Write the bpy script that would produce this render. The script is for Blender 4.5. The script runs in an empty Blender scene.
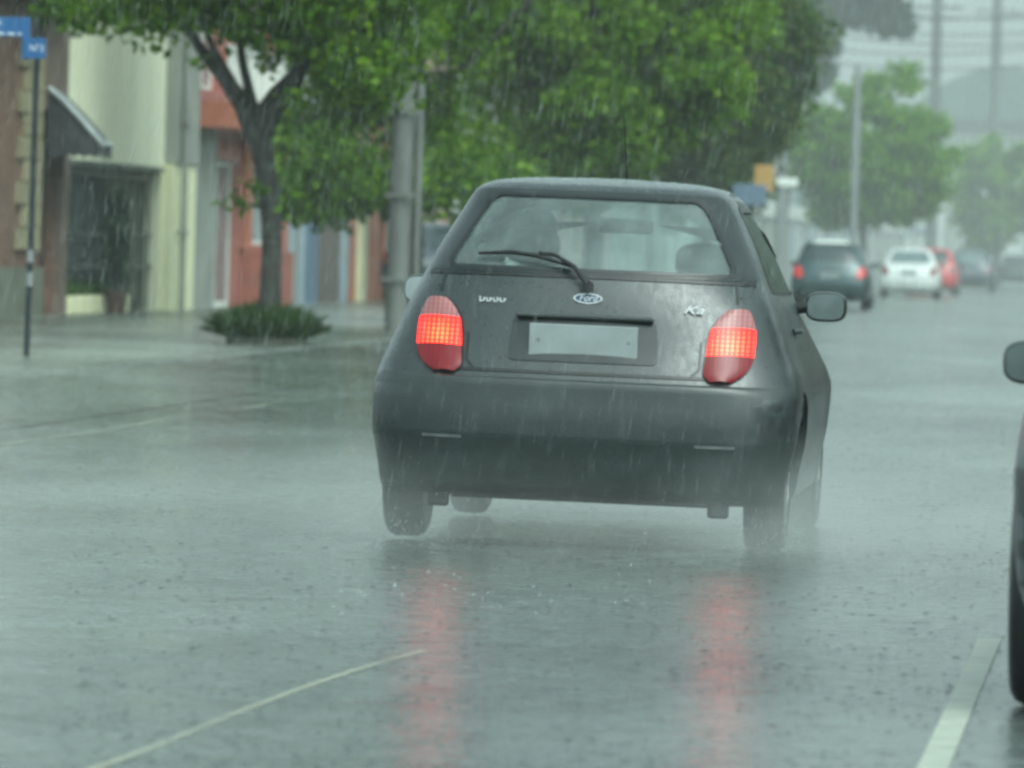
import bpy, bmesh, math, random
import numpy as np
from mathutils import Vector, Matrix
from mathutils.bvhtree import BVHTree

random.seed(7); rng = np.random.default_rng(7)
SC = bpy.context.scene
COL = SC.collection
PI = math.pi
R = math.radians

# ------------------------------------------------------------------ camera geometry
F = 6800.0; CX, CY = 512.0, 384.0
CAM = Vector((0, 0, 1.13))
YAW = math.atan(638 / F); PITCH = math.atan(136 / F); ROLL = R(1.5)
_f = Vector((-math.sin(YAW) * math.cos(PITCH), math.cos(YAW) * math.cos(PITCH), -math.sin(PITCH))).normalized()
_r = Vector((math.cos(YAW), math.sin(YAW), 0))
_u = _r.cross(_f)
RR = _r * math.cos(ROLL) + _u * math.sin(ROLL)
UU = _u * math.cos(ROLL) - _r * math.sin(ROLL)

def ray(px, py):
    return (_f * F + RR * (px - CX) - UU * (py - CY)).normalized()
def on_x(px, py, X):
    d = ray(px, py); return CAM + d * ((X - CAM.x) / d.x)
def on_y(px, py, Y):
    d = ray(px, py); return CAM + d * ((Y - CAM.y) / d.y)
def on_z(px, py, Z=0.0):
    d = ray(px, py); return CAM + d * ((Z - CAM.z) / d.z)

# ------------------------------------------------------------------ tagging helpers
def tag(o, label=None, cat=None, group=None, kind=None):
    if label: o['label'] = label
    if cat: o['category'] = cat
    if group: o['group'] = group
    if kind: o['kind'] = kind
    return o
def empty(name, loc=(0, 0, 0), rot=(0, 0, 0)):
    o = bpy.data.objects.new(name, None); COL.objects.link(o)
    o.empty_display_size = .2
    o.location = loc; o.rotation_euler = rot
    return o
def link(name, me, mat, parent=None, smooth=False, sharp=None):
    o = bpy.data.objects.new(name, me); COL.objects.link(o)
    if mat is not None:
        me.materials.clear(); me.materials.append(mat)
    if smooth:
        me.polygons.foreach_set('use_smooth', [True] * len(me.polygons))
        me.set_sharp_from_angle(angle=R(sharp or 38))
    if parent is not None: o.parent = parent
    return o

class MB:
    """collects boxes, tubes and sheets; build() links them as one mesh object"""
    def __init__(s): s.v = []; s.f = []
    def add(s, vs, fs):
        n = len(s.v); s.v += [tuple(v) for v in vs]; s.f += [tuple(i + n for i in f) for f in fs]; return s
    def box(s, x0, x1, y0, y1, z0, z1):
        return s.add([(x0,y0,z0),(x1,y0,z0),(x1,y1,z0),(x0,y1,z0),(x0,y0,z1),(x1,y0,z1),(x1,y1,z1),(x0,y1,z1)],
                     [(0,3,2,1),(4,5,6,7),(0,1,5,4),(1,2,6,5),(2,3,7,6),(3,0,4,7)])
    def tube(s, pts, rads, n=10, cap=True):
        pts = [Vector(p) for p in pts]; rings = []
        if not hasattr(rads, '__len__'): rads = [rads] * len(pts)
        ref = Vector((0, 0, 1))
        d0 = (pts[1] - pts[0]).normalized()
        if abs(d0.z) > .9: ref = Vector((1, 0, 0))
        a = ref.cross(d0).normalized()
        vs = []
        for i, p in enumerate(pts):
            d = (pts[min(i + 1, len(pts) - 1)] - pts[max(i - 1, 0)]).normalized()
            a = (a - d * a.dot(d)).normalized(); b = d.cross(a)
            for k in range(n):
                t = 2 * PI * k / n
                vs.append(p + (a * math.cos(t) + b * math.sin(t)) * rads[i])
        fs = []
        for i in range(len(pts) - 1):
            for k in range(n):
                k2 = (k + 1) % n
                fs.append((i*n+k, i*n+k2, (i+1)*n+k2, (i+1)*n+k))
        if cap:
            fs.append(tuple(range(n - 1, -1, -1))); fs.append(tuple((len(pts)-1)*n + k for k in range(n)))
        return s.add(vs, fs)
    def lathe(s, prof, axis='z', c=(0,0,0), n=32):
        # prof: (radius, height) pairs
        vs = []; fs = []
        for (r, h) in prof:
            for k in range(n):
                t = 2 * PI * k / n; a, b = r * math.cos(t), r * math.sin(t)
                p = (a, b, h) if axis == 'z' else ((h, a, b) if axis == 'x' else (b, h, a))
                vs.append((p[0] + c[0], p[1] + c[1], p[2] + c[2]))
        for i in range(len(prof) - 1):
            for k in range(n):
                k2 = (k + 1) % n
                fs.append((i*n+k, i*n+k2, (i+1)*n+k2, (i+1)*n+k))
        fs.append(tuple(range(n-1, -1, -1))); fs.append(tuple((len(prof)-1)*n + k for k in range(n)))
        return s.add(vs, fs)
    def grid(s, rows):
        m = len(rows[0]); vs = [p for r in rows for p in r]; fs = []
        for i in range(len(rows) - 1):
            for j in range(m - 1):
                fs.append((i*m+j, i*m+j+1, (i+1)*m+j+1, (i+1)*m+j))
        return s.add(vs, fs)
    def build(s, name, mat, parent=None, world=False, smooth=False, sharp=None, bevel=0):
        me = bpy.data.meshes.new(name)
        vs = s.v
        if world and parent is not None:
            L = parent.location; vs = [(v[0]-L.x, v[1]-L.y, v[2]-L.z) for v in vs]
        me.from_pydata(vs, [], s.f); me.update()
        o = link(name, me, mat, parent, smooth, sharp)
        if bevel:
            m = o.modifiers.new('bevel', 'BEVEL'); m.width = bevel; m.segments = 2; m.limit_method = 'ANGLE'
        return o

# ------------------------------------------------------------------ materials
def newmat(name):
    m = bpy.data.materials.new(name); m.use_nodes = True
    nt = m.node_tree; b = nt.nodes['Principled BSDF']
    return m, nt, b
def noise(nt, scale, detail=4, rough=.55, coord='Object', vec=None, dim='3D'):
    n = nt.nodes.new('ShaderNodeTexNoise'); n.inputs['Scale'].default_value = scale
    n.inputs['Detail'].default_value = detail; n.inputs['Roughness'].default_value = rough
    tc = nt.nodes.new('ShaderNodeTexCoord'); mp = nt.nodes.new('ShaderNodeMapping')
    if vec: mp.inputs['Scale'].default_value = vec
    nt.links.new(tc.outputs[coord], mp.inputs[0]); nt.links.new(mp.outputs[0], n.inputs['Vector'])
    return n.outputs['Fac']
def ramp(nt, fac, stops):
    r = nt.nodes.new('ShaderNodeValToRGB'); e = r.color_ramp.elements
    while len(e) < len(stops): e.new(.5)
    for el, (p, c) in zip(e, stops):
        el.position = p; el.color = (c[0], c[1], c[2], 1) if hasattr(c, '__len__') else (c, c, c, 1)
    nt.links.new(fac, r.inputs[0]); return r.outputs[0]
def math_n(nt, op, a, b=None, c=None):
    n = nt.nodes.new('ShaderNodeMath'); n.operation = op
    for i, x in enumerate((a, b, c)):
        if x is None: continue
        if isinstance(x, (int, float)): n.inputs[i].default_value = x
        else: nt.links.new(x, n.inputs[i])
    return n.outputs[0]
def bump(nt, b, h, dist=.01, strength=.6):
    n = nt.nodes.new('ShaderNodeBump'); n.inputs['Distance'].default_value = dist; n.inputs['Strength'].default_value = strength
    nt.links.new(h, n.inputs['Height']); nt.links.new(n.outputs[0], b.inputs['Normal']); return n
def surf(name, c, rough=.6, var=.25, scale=3, metal=0, coat=0, bumps=None, vec=None, spec=.5):
    """plain surface with stained, uneven colour"""
    m, nt, b = newmat(name)
    f = noise(nt, scale, 6, .6, vec=vec)
    lo = tuple(x * (1 - var) for x in c); hi = tuple(min(1, x * (1 + var)) for x in c)
    nt.links.new(ramp(nt, f, [(.3, lo), (.7, hi)]), b.inputs['Base Color'])
    b.inputs['Roughness'].default_value = rough; b.inputs['Metallic'].default_value = metal
    b.inputs['Coat Weight'].default_value = coat; b.inputs['Coat Roughness'].default_value = .08
    b.inputs['Specular IOR Level'].default_value = spec
    if bumps: bump(nt, b, noise(nt, bumps[0], 4), bumps[1], .7)
    return m
def emis(name, c, s, base=(.2,.01,.01)):
    m, nt, b = newmat(name); b.inputs['Base Color'].default_value = (*base, 1)
    b.inputs['Emission Color'].default_value = (*c, 1); b.inputs['Emission Strength'].default_value = s
    b.inputs['Roughness'].default_value = .2
    return m
def glass(name, tint=(.55,.62,.6), film=.12, filmc=(.35,.42,.4), gl_max=.9):
    m, nt, b = newmat(name); nt.nodes.remove(b)
    tr = nt.nodes.new('ShaderNodeBsdfTransparent'); tr.inputs[0].default_value = (*tint, 1)
    gl = nt.nodes.new('ShaderNodeBsdfGlossy'); gl.inputs['Roughness'].default_value = .12
    df = nt.nodes.new('ShaderNodeBsdfDiffuse'); df.inputs[0].default_value = (*filmc, 1)
    lw = nt.nodes.new('ShaderNodeLayerWeight'); lw.inputs[0].default_value = .5
    frs = math_n(nt, 'ADD', math_n(nt, 'MULTIPLY', math_n(nt, 'POWER', lw.outputs['Facing'], 5), gl_max), .045)
    m1 = nt.nodes.new('ShaderNodeMixShader'); m2 = nt.nodes.new('ShaderNodeMixShader')
    fn = ramp(nt, noise(nt, 7, 3, .5, vec=(1, 1, .5)), [(.3, film*.6), (.75, film*1.3)])
    nt.links.new(fn, m1.inputs[0]); nt.links.new(tr.outputs[0], m1.inputs[1]); nt.links.new(df.outputs[0], m1.inputs[2])
    nt.links.new(frs, m2.inputs[0]); nt.links.new(m1.outputs[0], m2.inputs[1]); nt.links.new(gl.outputs[0], m2.inputs[2])
    nt.links.new(m2.outputs[0], nt.nodes['Material Output'].inputs[0])
    return m

def water_ground(name, c0, c1, rough=(.12, .34), ripple=1.0, puddle=.8):
    """rain-beaten wet paving: dark stone under a broken film of water"""
    m, nt, b = newmat(name)
    big = noise(nt, .35, 4, .6, vec=(1, .35, 1)); fine = noise(nt, 15, 7, .8, vec=(.5, 1, 1))
    mixf = math_n(nt, 'ADD', math_n(nt, 'MULTIPLY', big, .45), math_n(nt, 'MULTIPLY', fine, .55))
    nt.links.new(ramp(nt, mixf, [(.40, c0), (.60, c1)]), b.inputs['Base Color'])
    froth = noise(nt, 17, 6, .75, vec=(.55, 1, 1))
    patch = noise(nt, puddle, 5, .62, vec=(1, .55, 1))
    nt.links.new(math_n(nt, 'ADD', ramp(nt, patch, [(.36, rough[0]), (.66, rough[1])]), ramp(nt, froth, [(.44, 0), (.66, .30)])), b.inputs['Roughness'])
    b.inputs['IOR'].default_value = 1.38
    h1 = noise(nt, 2.6, 3, .5, vec=(.45, 1, 1))
    h2 = noise(nt, 8, 5, .66, vec=(.35, 1.1, 1))
    h3 = noise(nt, 55, 3, .6)
    v = nt.nodes.new('ShaderNodeTexVoronoi'); v.inputs['Scale'].default_value = 9; v.feature = 'F1'
    tc = nt.nodes.new('ShaderNodeTexCoord'); nt.links.new(tc.outputs['Object'], v.inputs['Vector'])
    ring = math_n(nt, 'SINE', math_n(nt, 'MULTIPLY', v.outputs['Distance'], 34))
    ringf = math_n(nt, 'MULTIPLY', ring, ramp(nt, v.outputs['Distance'], [(.0, .0), (.08, 1), (.4, 0)]))
    h = math_n(nt, 'ADD', math_n(nt, 'MULTIPLY', h1, 1.7 * ripple), math_n(nt, 'MULTIPLY', h2, 1.05 * ripple))
    h = math_n(nt, 'ADD', h, math_n(nt, 'MULTIPLY', h3, .09 * ripple))
    h = math_n(nt, 'ADD', h, math_n(nt, 'MULTIPLY', ringf, .12 * ripple))
    bump(nt, b, h, .012, 1.0)
    return m

def leafmat(name, c_dark, c_mid, c_light, transl=.45):
    m, nt, b = newmat(name)
    g = nt.nodes.new('ShaderNodeNewGeometry')
    clump = noise(nt, .9, 3, .6)
    f = math_n(nt, 'ADD', math_n(nt, 'MULTIPLY', g.outputs['Random Per Island'], .45), math_n(nt, 'MULTIPLY', clump, .65))
    col = ramp(nt, f, [(.25, c_dark), (.55, c_mid), (.85, c_light)])
    nt.links.new(col, b.inputs['Base Color']); b.inputs['Roughness'].default_value = .5; b.inputs['Specular IOR Level'].default_value = .15
    t = nt.nodes.new('ShaderNodeBsdfTranslucent'); nt.links.new(col, t.inputs[0])
    mx = nt.nodes.new('ShaderNodeMixShader'); mx.inputs[0].default_value = transl
    nt.links.new(b.outputs[0], mx.inputs[1]); nt.links.new(t.outputs[0], mx.inputs[2])
    nt.links.new(mx.outputs[0], nt.nodes['Material Output'].inputs[0])
    return m

def brickmat(name, c1, c2, mortar, scale=6):
    m, nt, b = newmat(name)
    tc = nt.nodes.new('ShaderNodeTexCoord'); mp = nt.nodes.new('ShaderNodeMapping')
    mp.inputs['Rotation'].default_value = (PI/2, 0, PI/2)
    sx = nt.nodes.new('ShaderNodeSeparateXYZ'); cb = nt.nodes.new('ShaderNodeCombineXYZ')
    nt.links.new(tc.outputs['Object'], sx.inputs[0])
    nt.links.new(sx.outputs['Y'], cb.inputs[0]); nt.links.new(sx.outputs['Z'], cb.inputs[1])
    br = nt.nodes.new('ShaderNodeTexBrick'); nt.links.new(cb.outputs[0], br.inputs['Vector'])
    br.inputs['Color1'].default_value = (*c1, 1); br.inputs['Color2'].default_value = (*c2, 1); br.inputs['Mortar'].default_value = (*mortar, 1)
    br.inputs['Scale'].default_value = scale; br.inputs['Mortar Size'].default_value = .012
    br.inputs['Brick Width'].default_value = 1.3; br.inputs['Row Height'].default_value = .42
    mx = nt.nodes.new('ShaderNodeMix'); mx.data_type = 'RGBA'; mx.blend_type = 'MULTIPLY'; mx.inputs[0].default_value = .6
    nt.links.new(br.outputs[0], mx.inputs[6]); nt.links.new(ramp(nt, noise(nt, 1.5, 5), [(.3, .55), (.7, 1.2)]), mx.inputs[7])
    nt.links.new(mx.outputs[2], b.inputs['Base Color']); b.inputs['Roughness'].default_value = .6
    return m

M = {}
M['road'] = water_ground('wet_asphalt', (.012,.017,.015), (.14,.168,.155), (.05, .17), 1.0)
M['pave'] = water_ground('flooded_paving', (.035,.045,.038), (.19,.22,.19), (.08, .26), 1.0, 1.6)
M['earth'] = surf('wet_ground', (.06,.07,.05), .7)
M['line'] = surf('worn_white_paint', (.27,.30,.24), .4, .4, 12)
M['seam'] = surf('worn_lane_paint', (.36,.36,.27), .5, .4, 5)
M['kerb'] = M['pave']
M['plaster'] = surf('cream_plaster', (.66,.68,.50), .7, .08, .7, vec=(1,1,.4))
M['cream'] = surf('pale_yellow_pier', (.64,.65,.42), .6, .1, 1)
M['greyst'] = surf('grey_render', (.22,.24,.21), .7, .2, 1.2)
M['brick'] = brickmat('brown_brick', (.17,.085,.055), (.12,.065,.045), (.13,.12,.10), 7)
M['redbrick'] = brickmat('red_brick', (.33,.09,.055), (.26,.075,.05), (.22,.15,.12), 7)
M['stone'] = surf('yellow_stone', (.22,.20,.12), .7, .3, 4)
M['brownw'] = surf('brown_render', (.125,.09,.07), .7, .2, 1.5)
M['darkwood'] = surf('dark_brown_wood', (.055,.028,.02), .5, .3, 4, vec=(1,1,.2))
M['plinth'] = surf('plinth_stone', (.11,.12,.09), .6, .25, 3)
M['orange'] = surf('orange_red_paint', (.33,.10,.055), .6, .18, 1.4)
M['orange2'] = surf('bright_orange_paint', (.44,.14,.07), .6, .12, 1.4)
M['redp'] = surf('faded_red_paint', (.30,.10,.08), .65, .2, 1.4)
M['blueg'] = surf('pale_blue_render', (.24,.31,.34), .65, .14, 1)
M['bluep'] = surf('blue_paint', (.09,.14,.20), .5, .14, 1)
M['garage'] = surf('grey_brown_shutter', (.12,.095,.085), .5, .15, 3, vec=(1,1,6))
M['white'] = surf('off_white_paint', (.58,.62,.58), .55, .1, 1.5)
M['pinkw'] = surf('pinkish_render', (.36,.22,.19), .65, .15, 1)
M['darkglass'] = surf('dark_window_glass', (.018,.035,.03), .08, .3, .8, spec=.8)
M['paleglass'] = surf('pale_window_glass', (.17,.22,.22), .12, .3, .8, spec=.8)
M['ironwork'] = surf('green_black_iron', (.02,.035,.03), .35, .2, 5)
M['awning'] = surf('black_canvas', (.022,.025,.028), .45, .3, 5)
M['awning_trim'] = surf('grey_canvas_trim', (.30,.34,.34), .4, .2, 5)
M['bluesign'] = surf('blue_enamel', (.010,.085,.23), .3, .12, 4)
M['signwhite'] = surf('white_enamel', (.6,.65,.68), .35, .1, 4)
M['postblack'] = surf('black_post', (.012,.018,.022), .3, .2, 4)
M['concrete'] = surf('wet_concrete_pole', (.115,.125,.115), .5, .22, 2.5, vec=(1,1,.25))
M['palepole'] = surf('galvanised_pole', (.19,.21,.21), .4, .15, 2, vec=(1,1,.25))
M['wire'] = surf('cable', (.03,.03,.03), .5)
M['bark'] = surf('wet_bark', (.030,.029,.022), .6, .45, 9, vec=(1,1,.3), bumps=(14, .03))
M['leafA'] = leafmat('leaf_bright', (.035,.090,.007), (.095,.215,.010), (.24,.38,.018))
M['leafB'] = leafmat('leaf_deep', (.030,.080,.008), (.078,.18,.010), (.19,.32,.016))
M['leafC'] = leafmat('leaf_dark_rusty', (.022,.065,.016), (.055,.12,.022), (.15,.16,.035), .4)
M['leafD'] = leafmat('leaf_yellowgreen', (.05,.15,.004), (.11,.27,.006), (.24,.42,.015))
M['leafE'] = leafmat('leaf_grey', (.02,.04,.025), (.035,.065,.04), (.06,.09,.05), .3)
M['grass'] = leafmat('tuft_grass', (.022,.055,.014), (.045,.10,.022), (.08,.16,.03))
M['hillroof'] = surf('green_sheet_roof', (.07,.12,.10), .5, .15, .3)
M['yellow'] = surf('yellow_orange_board', (.36,.22,.07), .5, .1, 3)

# car materials
def paint(name, c, rough=.32, metal=.35, coat=.6):
    m, nt, b = newmat(name)
    f = noise(nt, 6, 5, .6, vec=(1,1,.25))
    nt.links.new(ramp(nt, f, [(.3, tuple(x*.8 for x in c)), (.7, tuple(x*1.2 for x in c))]), b.inputs['Base Color'])
    nt.links.new(ramp(nt, noise(nt, 45, 4, .6, vec=(1,1,.3)), [(.35, rough*.7), (.7, rough*1.5)]), b.inputs['Roughness'])
    b.inputs['Metallic'].default_value = metal; b.inputs['Coat Weight'].default_value = coat; b.inputs['Coat Roughness'].default_value = .28
    bump(nt, b, noise(nt, 150, 2, .5), .0012, .5)     # beads of rain
    return m
M['paint_dark'] = paint('charcoal_paint', (.024,.033,.034), .36, .2, .45)
M['paint_grey'] = paint('blue_grey_paint', (.06,.075,.095))
M['paint_white'] = paint('white_car_paint', (.62,.66,.64), .3, 0, .5)
M['paint_red'] = paint('red_car_paint', (.48,.03,.04), .3, 0, .5)
M['paint_teal'] = paint('dark_teal_paint', (.02,.052,.056))
M['paint_navy'] = paint('dark_blue_paint', (.035,.05,.07))
M['plastic'] = surf('dark_bumper_plastic', (.017,.027,.026), .42, .25, 8, coat=.25, bumps=(90, .001))
M['seal'] = surf('black_rubber_seal', (.006,.008,.009), .4, .2, 8)
M['tyre'] = surf('wet_tyre', (.014,.016,.016), .45, .3, 14, bumps=(30, .004))
M['rim'] = surf('grey_hubcap', (.18,.19,.19), .35, .15, 6, metal=.6)
M['chrome'] = surf('bright_badge_metal', (.72,.76,.78), .25, .08, 8, metal=.3)
M['badgeblue'] = surf('badge_blue', (.05,.08,.14), .3, .1, 8)
M['plate'] = surf('pale_plate', (.21,.245,.25), .5, .12, 7)
M['interior'] = surf('dark_interior_cloth', (.018,.021,.023), .8, .2, 8)
M['crease'] = surf('dull_reflector_strip', (.07,.08,.08), .5, .3, 20)
M['glass_side'] = glass('dark_side_glass', (.30,.40,.34), .55, (.05,.085,.06), .22)  # green reflection of trees put into the tint and film colour
M['frit'] = surf('smoked_window_border', (.012,.018,.019), .30, .3, 9, coat=.1)
M['glass'] = glass('wet_window_glass', (.70,.80,.79), .22, (.36,.46,.46))
M['glass_dark'] = surf('far_car_glass', (.02,.035,.038), .15, .3, 4, spec=.7)
M['glass_far'] = surf('far_light_glass', (.10,.15,.155), .15, .3, 4, spec=.7)
M['mirror'] = surf('mirror_glass', (.12,.155,.16), .2, .2, 9, metal=.4)
M['mirror_pale'] = surf('pale_mirror_glass', (.34,.40,.41), .15, .1, 6, metal=.3)  # left mirror's brighter reflection put into a paler base colour
M['skin'] = surf('skin', (.35,.2,.14), .5, .08, 5)
M['hair'] = surf('dark_hair', (.015,.012,.01), .6, .2, 20)
M['shirt'] = surf('dark_shirt', (.03,.035,.045), .8, .15, 8)

def lampmat(name, kind):
    m, nt, b = newmat(name)
    tc = nt.nodes.new('ShaderNodeTexCoord'); sp = nt.nodes.new('ShaderNodeSeparateXYZ'); nt.links.new(tc.outputs['Object'], sp.inputs[0])
    gx = math_n(nt, 'ABSOLUTE', math_n(nt, 'SINE', math_n(nt, 'MULTIPLY', sp.outputs['X'], PI / .019)))
    gz = math_n(nt, 'ABSOLUTE', math_n(nt, 'SINE', math_n(nt, 'MULTIPLY', sp.outputs['Z'], PI / .017)))
    g = math_n(nt, 'MULTIPLY', math_n(nt, 'POWER', gx, .9), math_n(nt, 'POWER', gz, .35))
    sc_ = nt.nodes.new('ShaderNodeVectorMath'); sc_.operation = 'MULTIPLY'; sc_.inputs[1].default_value = (1, 0, 1.2); nt.links.new(tc.outputs['Object'], sc_.inputs[0])
    ln_ = nt.nodes.new('ShaderNodeVectorMath'); ln_.operation = 'LENGTH'; nt.links.new(sc_.outputs[0], ln_.inputs[0])
    hot = ramp(nt, ln_.outputs['Value'], [(0, 1), (.05, .55), (.12, .12)])
    n = noise(nt, 14, 2)
    b.inputs['Roughness'].default_value = .35; b.inputs['Coat Weight'].default_value = .15; b.inputs['Specular IOR Level'].default_value = .3
    if kind == 'brake':
        b.inputs['Base Color'].default_value = (.5,.02,.015,1)
        cx = ramp(nt, math_n(nt, 'MULTIPLY', math_n(nt, 'MULTIPLY', g, math_n(nt, 'ADD', n, .45)), math_n(nt, 'ADD', hot, .35)), [(.0, (.4,.0004,.0006)), (.4, (1,.005,.004)), (.8, (1,.026,.007))])
        nt.links.new(cx, b.inputs['Emission Color'])
        s = math_n(nt, 'MULTIPLY', math_n(nt, 'ADD', math_n(nt, 'MULTIPLY', g, math_n(nt, 'ADD', math_n(nt, 'MULTIPLY', hot, 1.6), .2)), .035), 16)
        nt.links.new(s, b.inputs['Emission Strength'])
    elif kind == 'lower':
        b.inputs['Base Color'].default_value = (.13,.006,.010,1)
        b.inputs['Emission Color'].default_value = (1,.04,.05,1); nt.links.new(math_n(nt, 'MULTIPLY', math_n(nt, 'ADD', g, .3), .05), b.inputs['Emission Strength'])
    else:
        nt.links.new(ramp(nt, g, [(0, (.20,.07,.07)), (1, (.30,.15,.15))]), b.inputs['Base Color'])
        b.inputs['Emission Color'].default_value = (1,.08,.08,1); b.inputs['Emission Strength'].default_value = .06
    return m
M['lamp_brake'] = lampmat('lit_brake_lens', 'brake'); M['lamp_low'] = lampmat('red_lens', 'lower'); M['lamp_clear'] = lampmat('clear_lens', 'clear')
M['lamp_far'] = emis('far_lit_lens', (1,.03,.04), .35)
M['lamp_off'] = surf('unlit_red_lens', (.16,.025,.025), .25, .1, 8)
M['lamp_amber'] = surf('unlit_front_lens', (.5,.52,.52), .2, .1, 8)

# ------------------------------------------------------------------ car builder
KA = [ # z, rear, front, half width, rear cap, front cap, exponent
 (.185,.16,3.40,.70,.25,.35,2.8),(.205,.07,3.52,.765,.28,.45,2.9),(.32,.03,3.60,.785,.31,.5,2.9),(.45,.00,3.62,.805,.33,.5,2.9),
 (.57,.01,3.60,.81,.34,.55,2.9),(.66,.05,3.52,.795,.35,.6,2.8),(.75,.09,3.35,.765,.36,.7,2.7),(.85,.125,3.05,.73,.36,.8,2.6),
 (.94,.16,2.75,.695,.37,.75,2.6),(1.03,.205,2.50,.655,.38,.5,2.5),(1.14,.295,2.27,.608,.38,.42,2.5),(1.25,.405,2.02,.552,.36,.36,2.5),
 (1.32,.485,1.86,.512,.30,.34,2.9),(1.355,.535,1.76,.485,.26,.32,3.1),(1.378,.59,1.66,.445,.26,.32,3.1),(1.394,.74,1.52,.37,.25,.25,2.8),(1.403,.92,1.38,.26,.2,.2,2.5),(1.409,1.06,1.25,.10,.09,.09,2.2)]
HATCH = [
 (.19,.24,3.70,.66,.25,.35,2.8),(.22,.10,3.85,.76,.28,.45,2.8),(.32,.03,3.95,.815,.30,.5,3),(.45,.00,3.98,.83,.30,.5,3),
 (.60,.02,3.95,.835,.30,.55,3),(.72,.05,3.80,.825,.30,.6,3),(.80,.08,3.45,.81,.30,.7,2.9),(.90,.12,3.05,.78,.30,.8,2.8),
 (.98,.16,2.80,.745,.30,.7,2.8),(1.10,.24,2.55,.70,.30,.45,2.7),(1.22,.33,2.30,.655,.30,.4,2.7),(1.33,.43,2.05,.605,.30,.36,2.7),
 (1.40,.52,1.88,.56,.30,.34,2.6),(1.435,.62,1.74,.50,.32,.32,2.6),(1.46,.78,1.58,.40,.32,.32,2.5),(1.47,.98,1.36,.2,.15,.15,2.3)]
SEDAN = [
 (.19,.24,4.00,.66,.25,.35,2.8),(.22,.10,4.15,.76,.28,.45,2.8),(.32,.03,4.22,.81,.30,.5,3),(.45,.00,4.25,.83,.30,.5,3),
 (.60,.01,4.22,.835,.30,.55,3),(.72,.03,4.05,.825,.30,.6,3),(.82,.06,3.70,.80,.30,.7,2.9),(.90,.12,3.35,.775,.30,.8,2.8),
 (.945,.50,3.10,.74,.30,.7,2.8),(1.06,.72,2.85,.69,.30,.45,2.7),(1.18,.90,2.60,.645,.30,.4,2.7),(1.29,1.08,2.35,.59,.30,.36,2.7),
 (1.355,1.22,2.18,.54,.30,.34,2.6),(1.385,1.35,2.02,.48,.3,.3,2.6),(1.40,1.48,1.88,.35,.18,.18,2.5),(1.405,1.58,1.78,.15,.09,.09,2.3)]

def herm(tbl, v):
    n = len(tbl); i = min(int(v), n - 2); t = v - i
    out = []
    for k in range(len(tbl[0])):
        p = [tbl[max(0, min(n-1, i+j))][k] for j in (-1, 0, 1, 2)]
        def sl(a, b, c):
            d0, d1 = b - a, c - b
            return 0 if d0 * d1 <= 0 else 2 * d0 * d1 / (d0 + d1)
        m0 = sl(p[0], p[1], p[2]) if i > 0 else p[2] - p[1]
        m1 = sl(p[1], p[2], p[3]) if i < n - 2 else p[2] - p[1]
        t2, t3 = t*t, t*t*t
        out.append((2*t3-3*t2+1)*p[1] + (t3-2*t2+t)*m0 + (-2*t3+3*t2)*p[2] + (t3-t2)*m1)
    return out

def outline(row, axles, grow=0, nc=15, ns=30):
    z, yr, yf, w, Lr, Lf, n = row
    yr -= grow; yf += grow; w += grow
    L = yf - yr; k = min(1, .96 * L / (Lr + Lf)); Lr *= k; Lf *= k
    pts = []
    for i in range(2 * nc + 1):
        th = -PI/2 + PI * i / (2*nc)
        s, c = math.sin(th), math.cos(th)
        pts.append((w * math.copysign(abs(s)**(2/n), s), yr + Lr * (1 - abs(c)**(2/n))))
    for i in range(1, ns):
        pts.append((w, yr + Lr + (yf - Lf - yr - Lr) * i / ns))
    for i in range(2 * nc + 1):
        th = PI/2 - PI * i / (2*nc)
        s, c = math.sin(th), math.cos(th)
        pts.append((w * math.copysign(abs(s)**(2/n), s), yf - Lf * (1 - abs(c)**(2/n))))
    for i in range(1, ns):
        pts.append((-w, yf - Lf - (yf - Lf - yr - Lr) * i / ns))
    out = []
    for x, y in pts:
        fl = sum(math.exp(-((y - a) / .36)**2) for a in axles) * .022 * math.exp(-((z - .42) / .28)**2)
        belly = 1 - .035 * ((y - 1.7) / 1.8)**2 * (1 if y > 1.7 else .3)
        out.append((x * belly + math.copysign(fl, x) * min(1, abs(x) / max(w, .01))**4, y, z))
    return out

def loft(tbl, axles, grow=0, v0=0, v1=None, sub=4):
    v1 = len(tbl) - 1 if v1 is None else v1
    n = int((v1 - v0) * sub); rows = [outline(herm(tbl, v0 + (v1 - v0) * i / n), axles, grow) for i in range(n + 1)]
    m = MB(); N = len(rows[0])
    vs = [p for r in rows for p in r]; fs = []
    for i in range(n):
        for j in range(N):
            j2 = (j + 1) % N
            fs.append((i*N+j, i*N+j2, (i+1)*N+j2, (i+1)*N+j))
    fs.append(tuple(range(N-1, -1, -1))); fs.append(tuple(n*N + j for j in range(N)))
    m.add(vs, fs); return m

def boolean(body, cutters):
    for c in cutters:
        md = body.modifiers.new('b', 'BOOLEAN'); md.operation = 'DIFFERENCE'; md.object = c; md.solver = 'EXACT'
    dg = bpy.context.evaluated_depsgraph_get(); dg.update()
    me = bpy.data.meshes.new_from_object(body.evaluated_get(dg))
    body.modifiers.clear()
    body.data = me
    for c in cutters: bpy.data.objects.remove(c)
    return body

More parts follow.
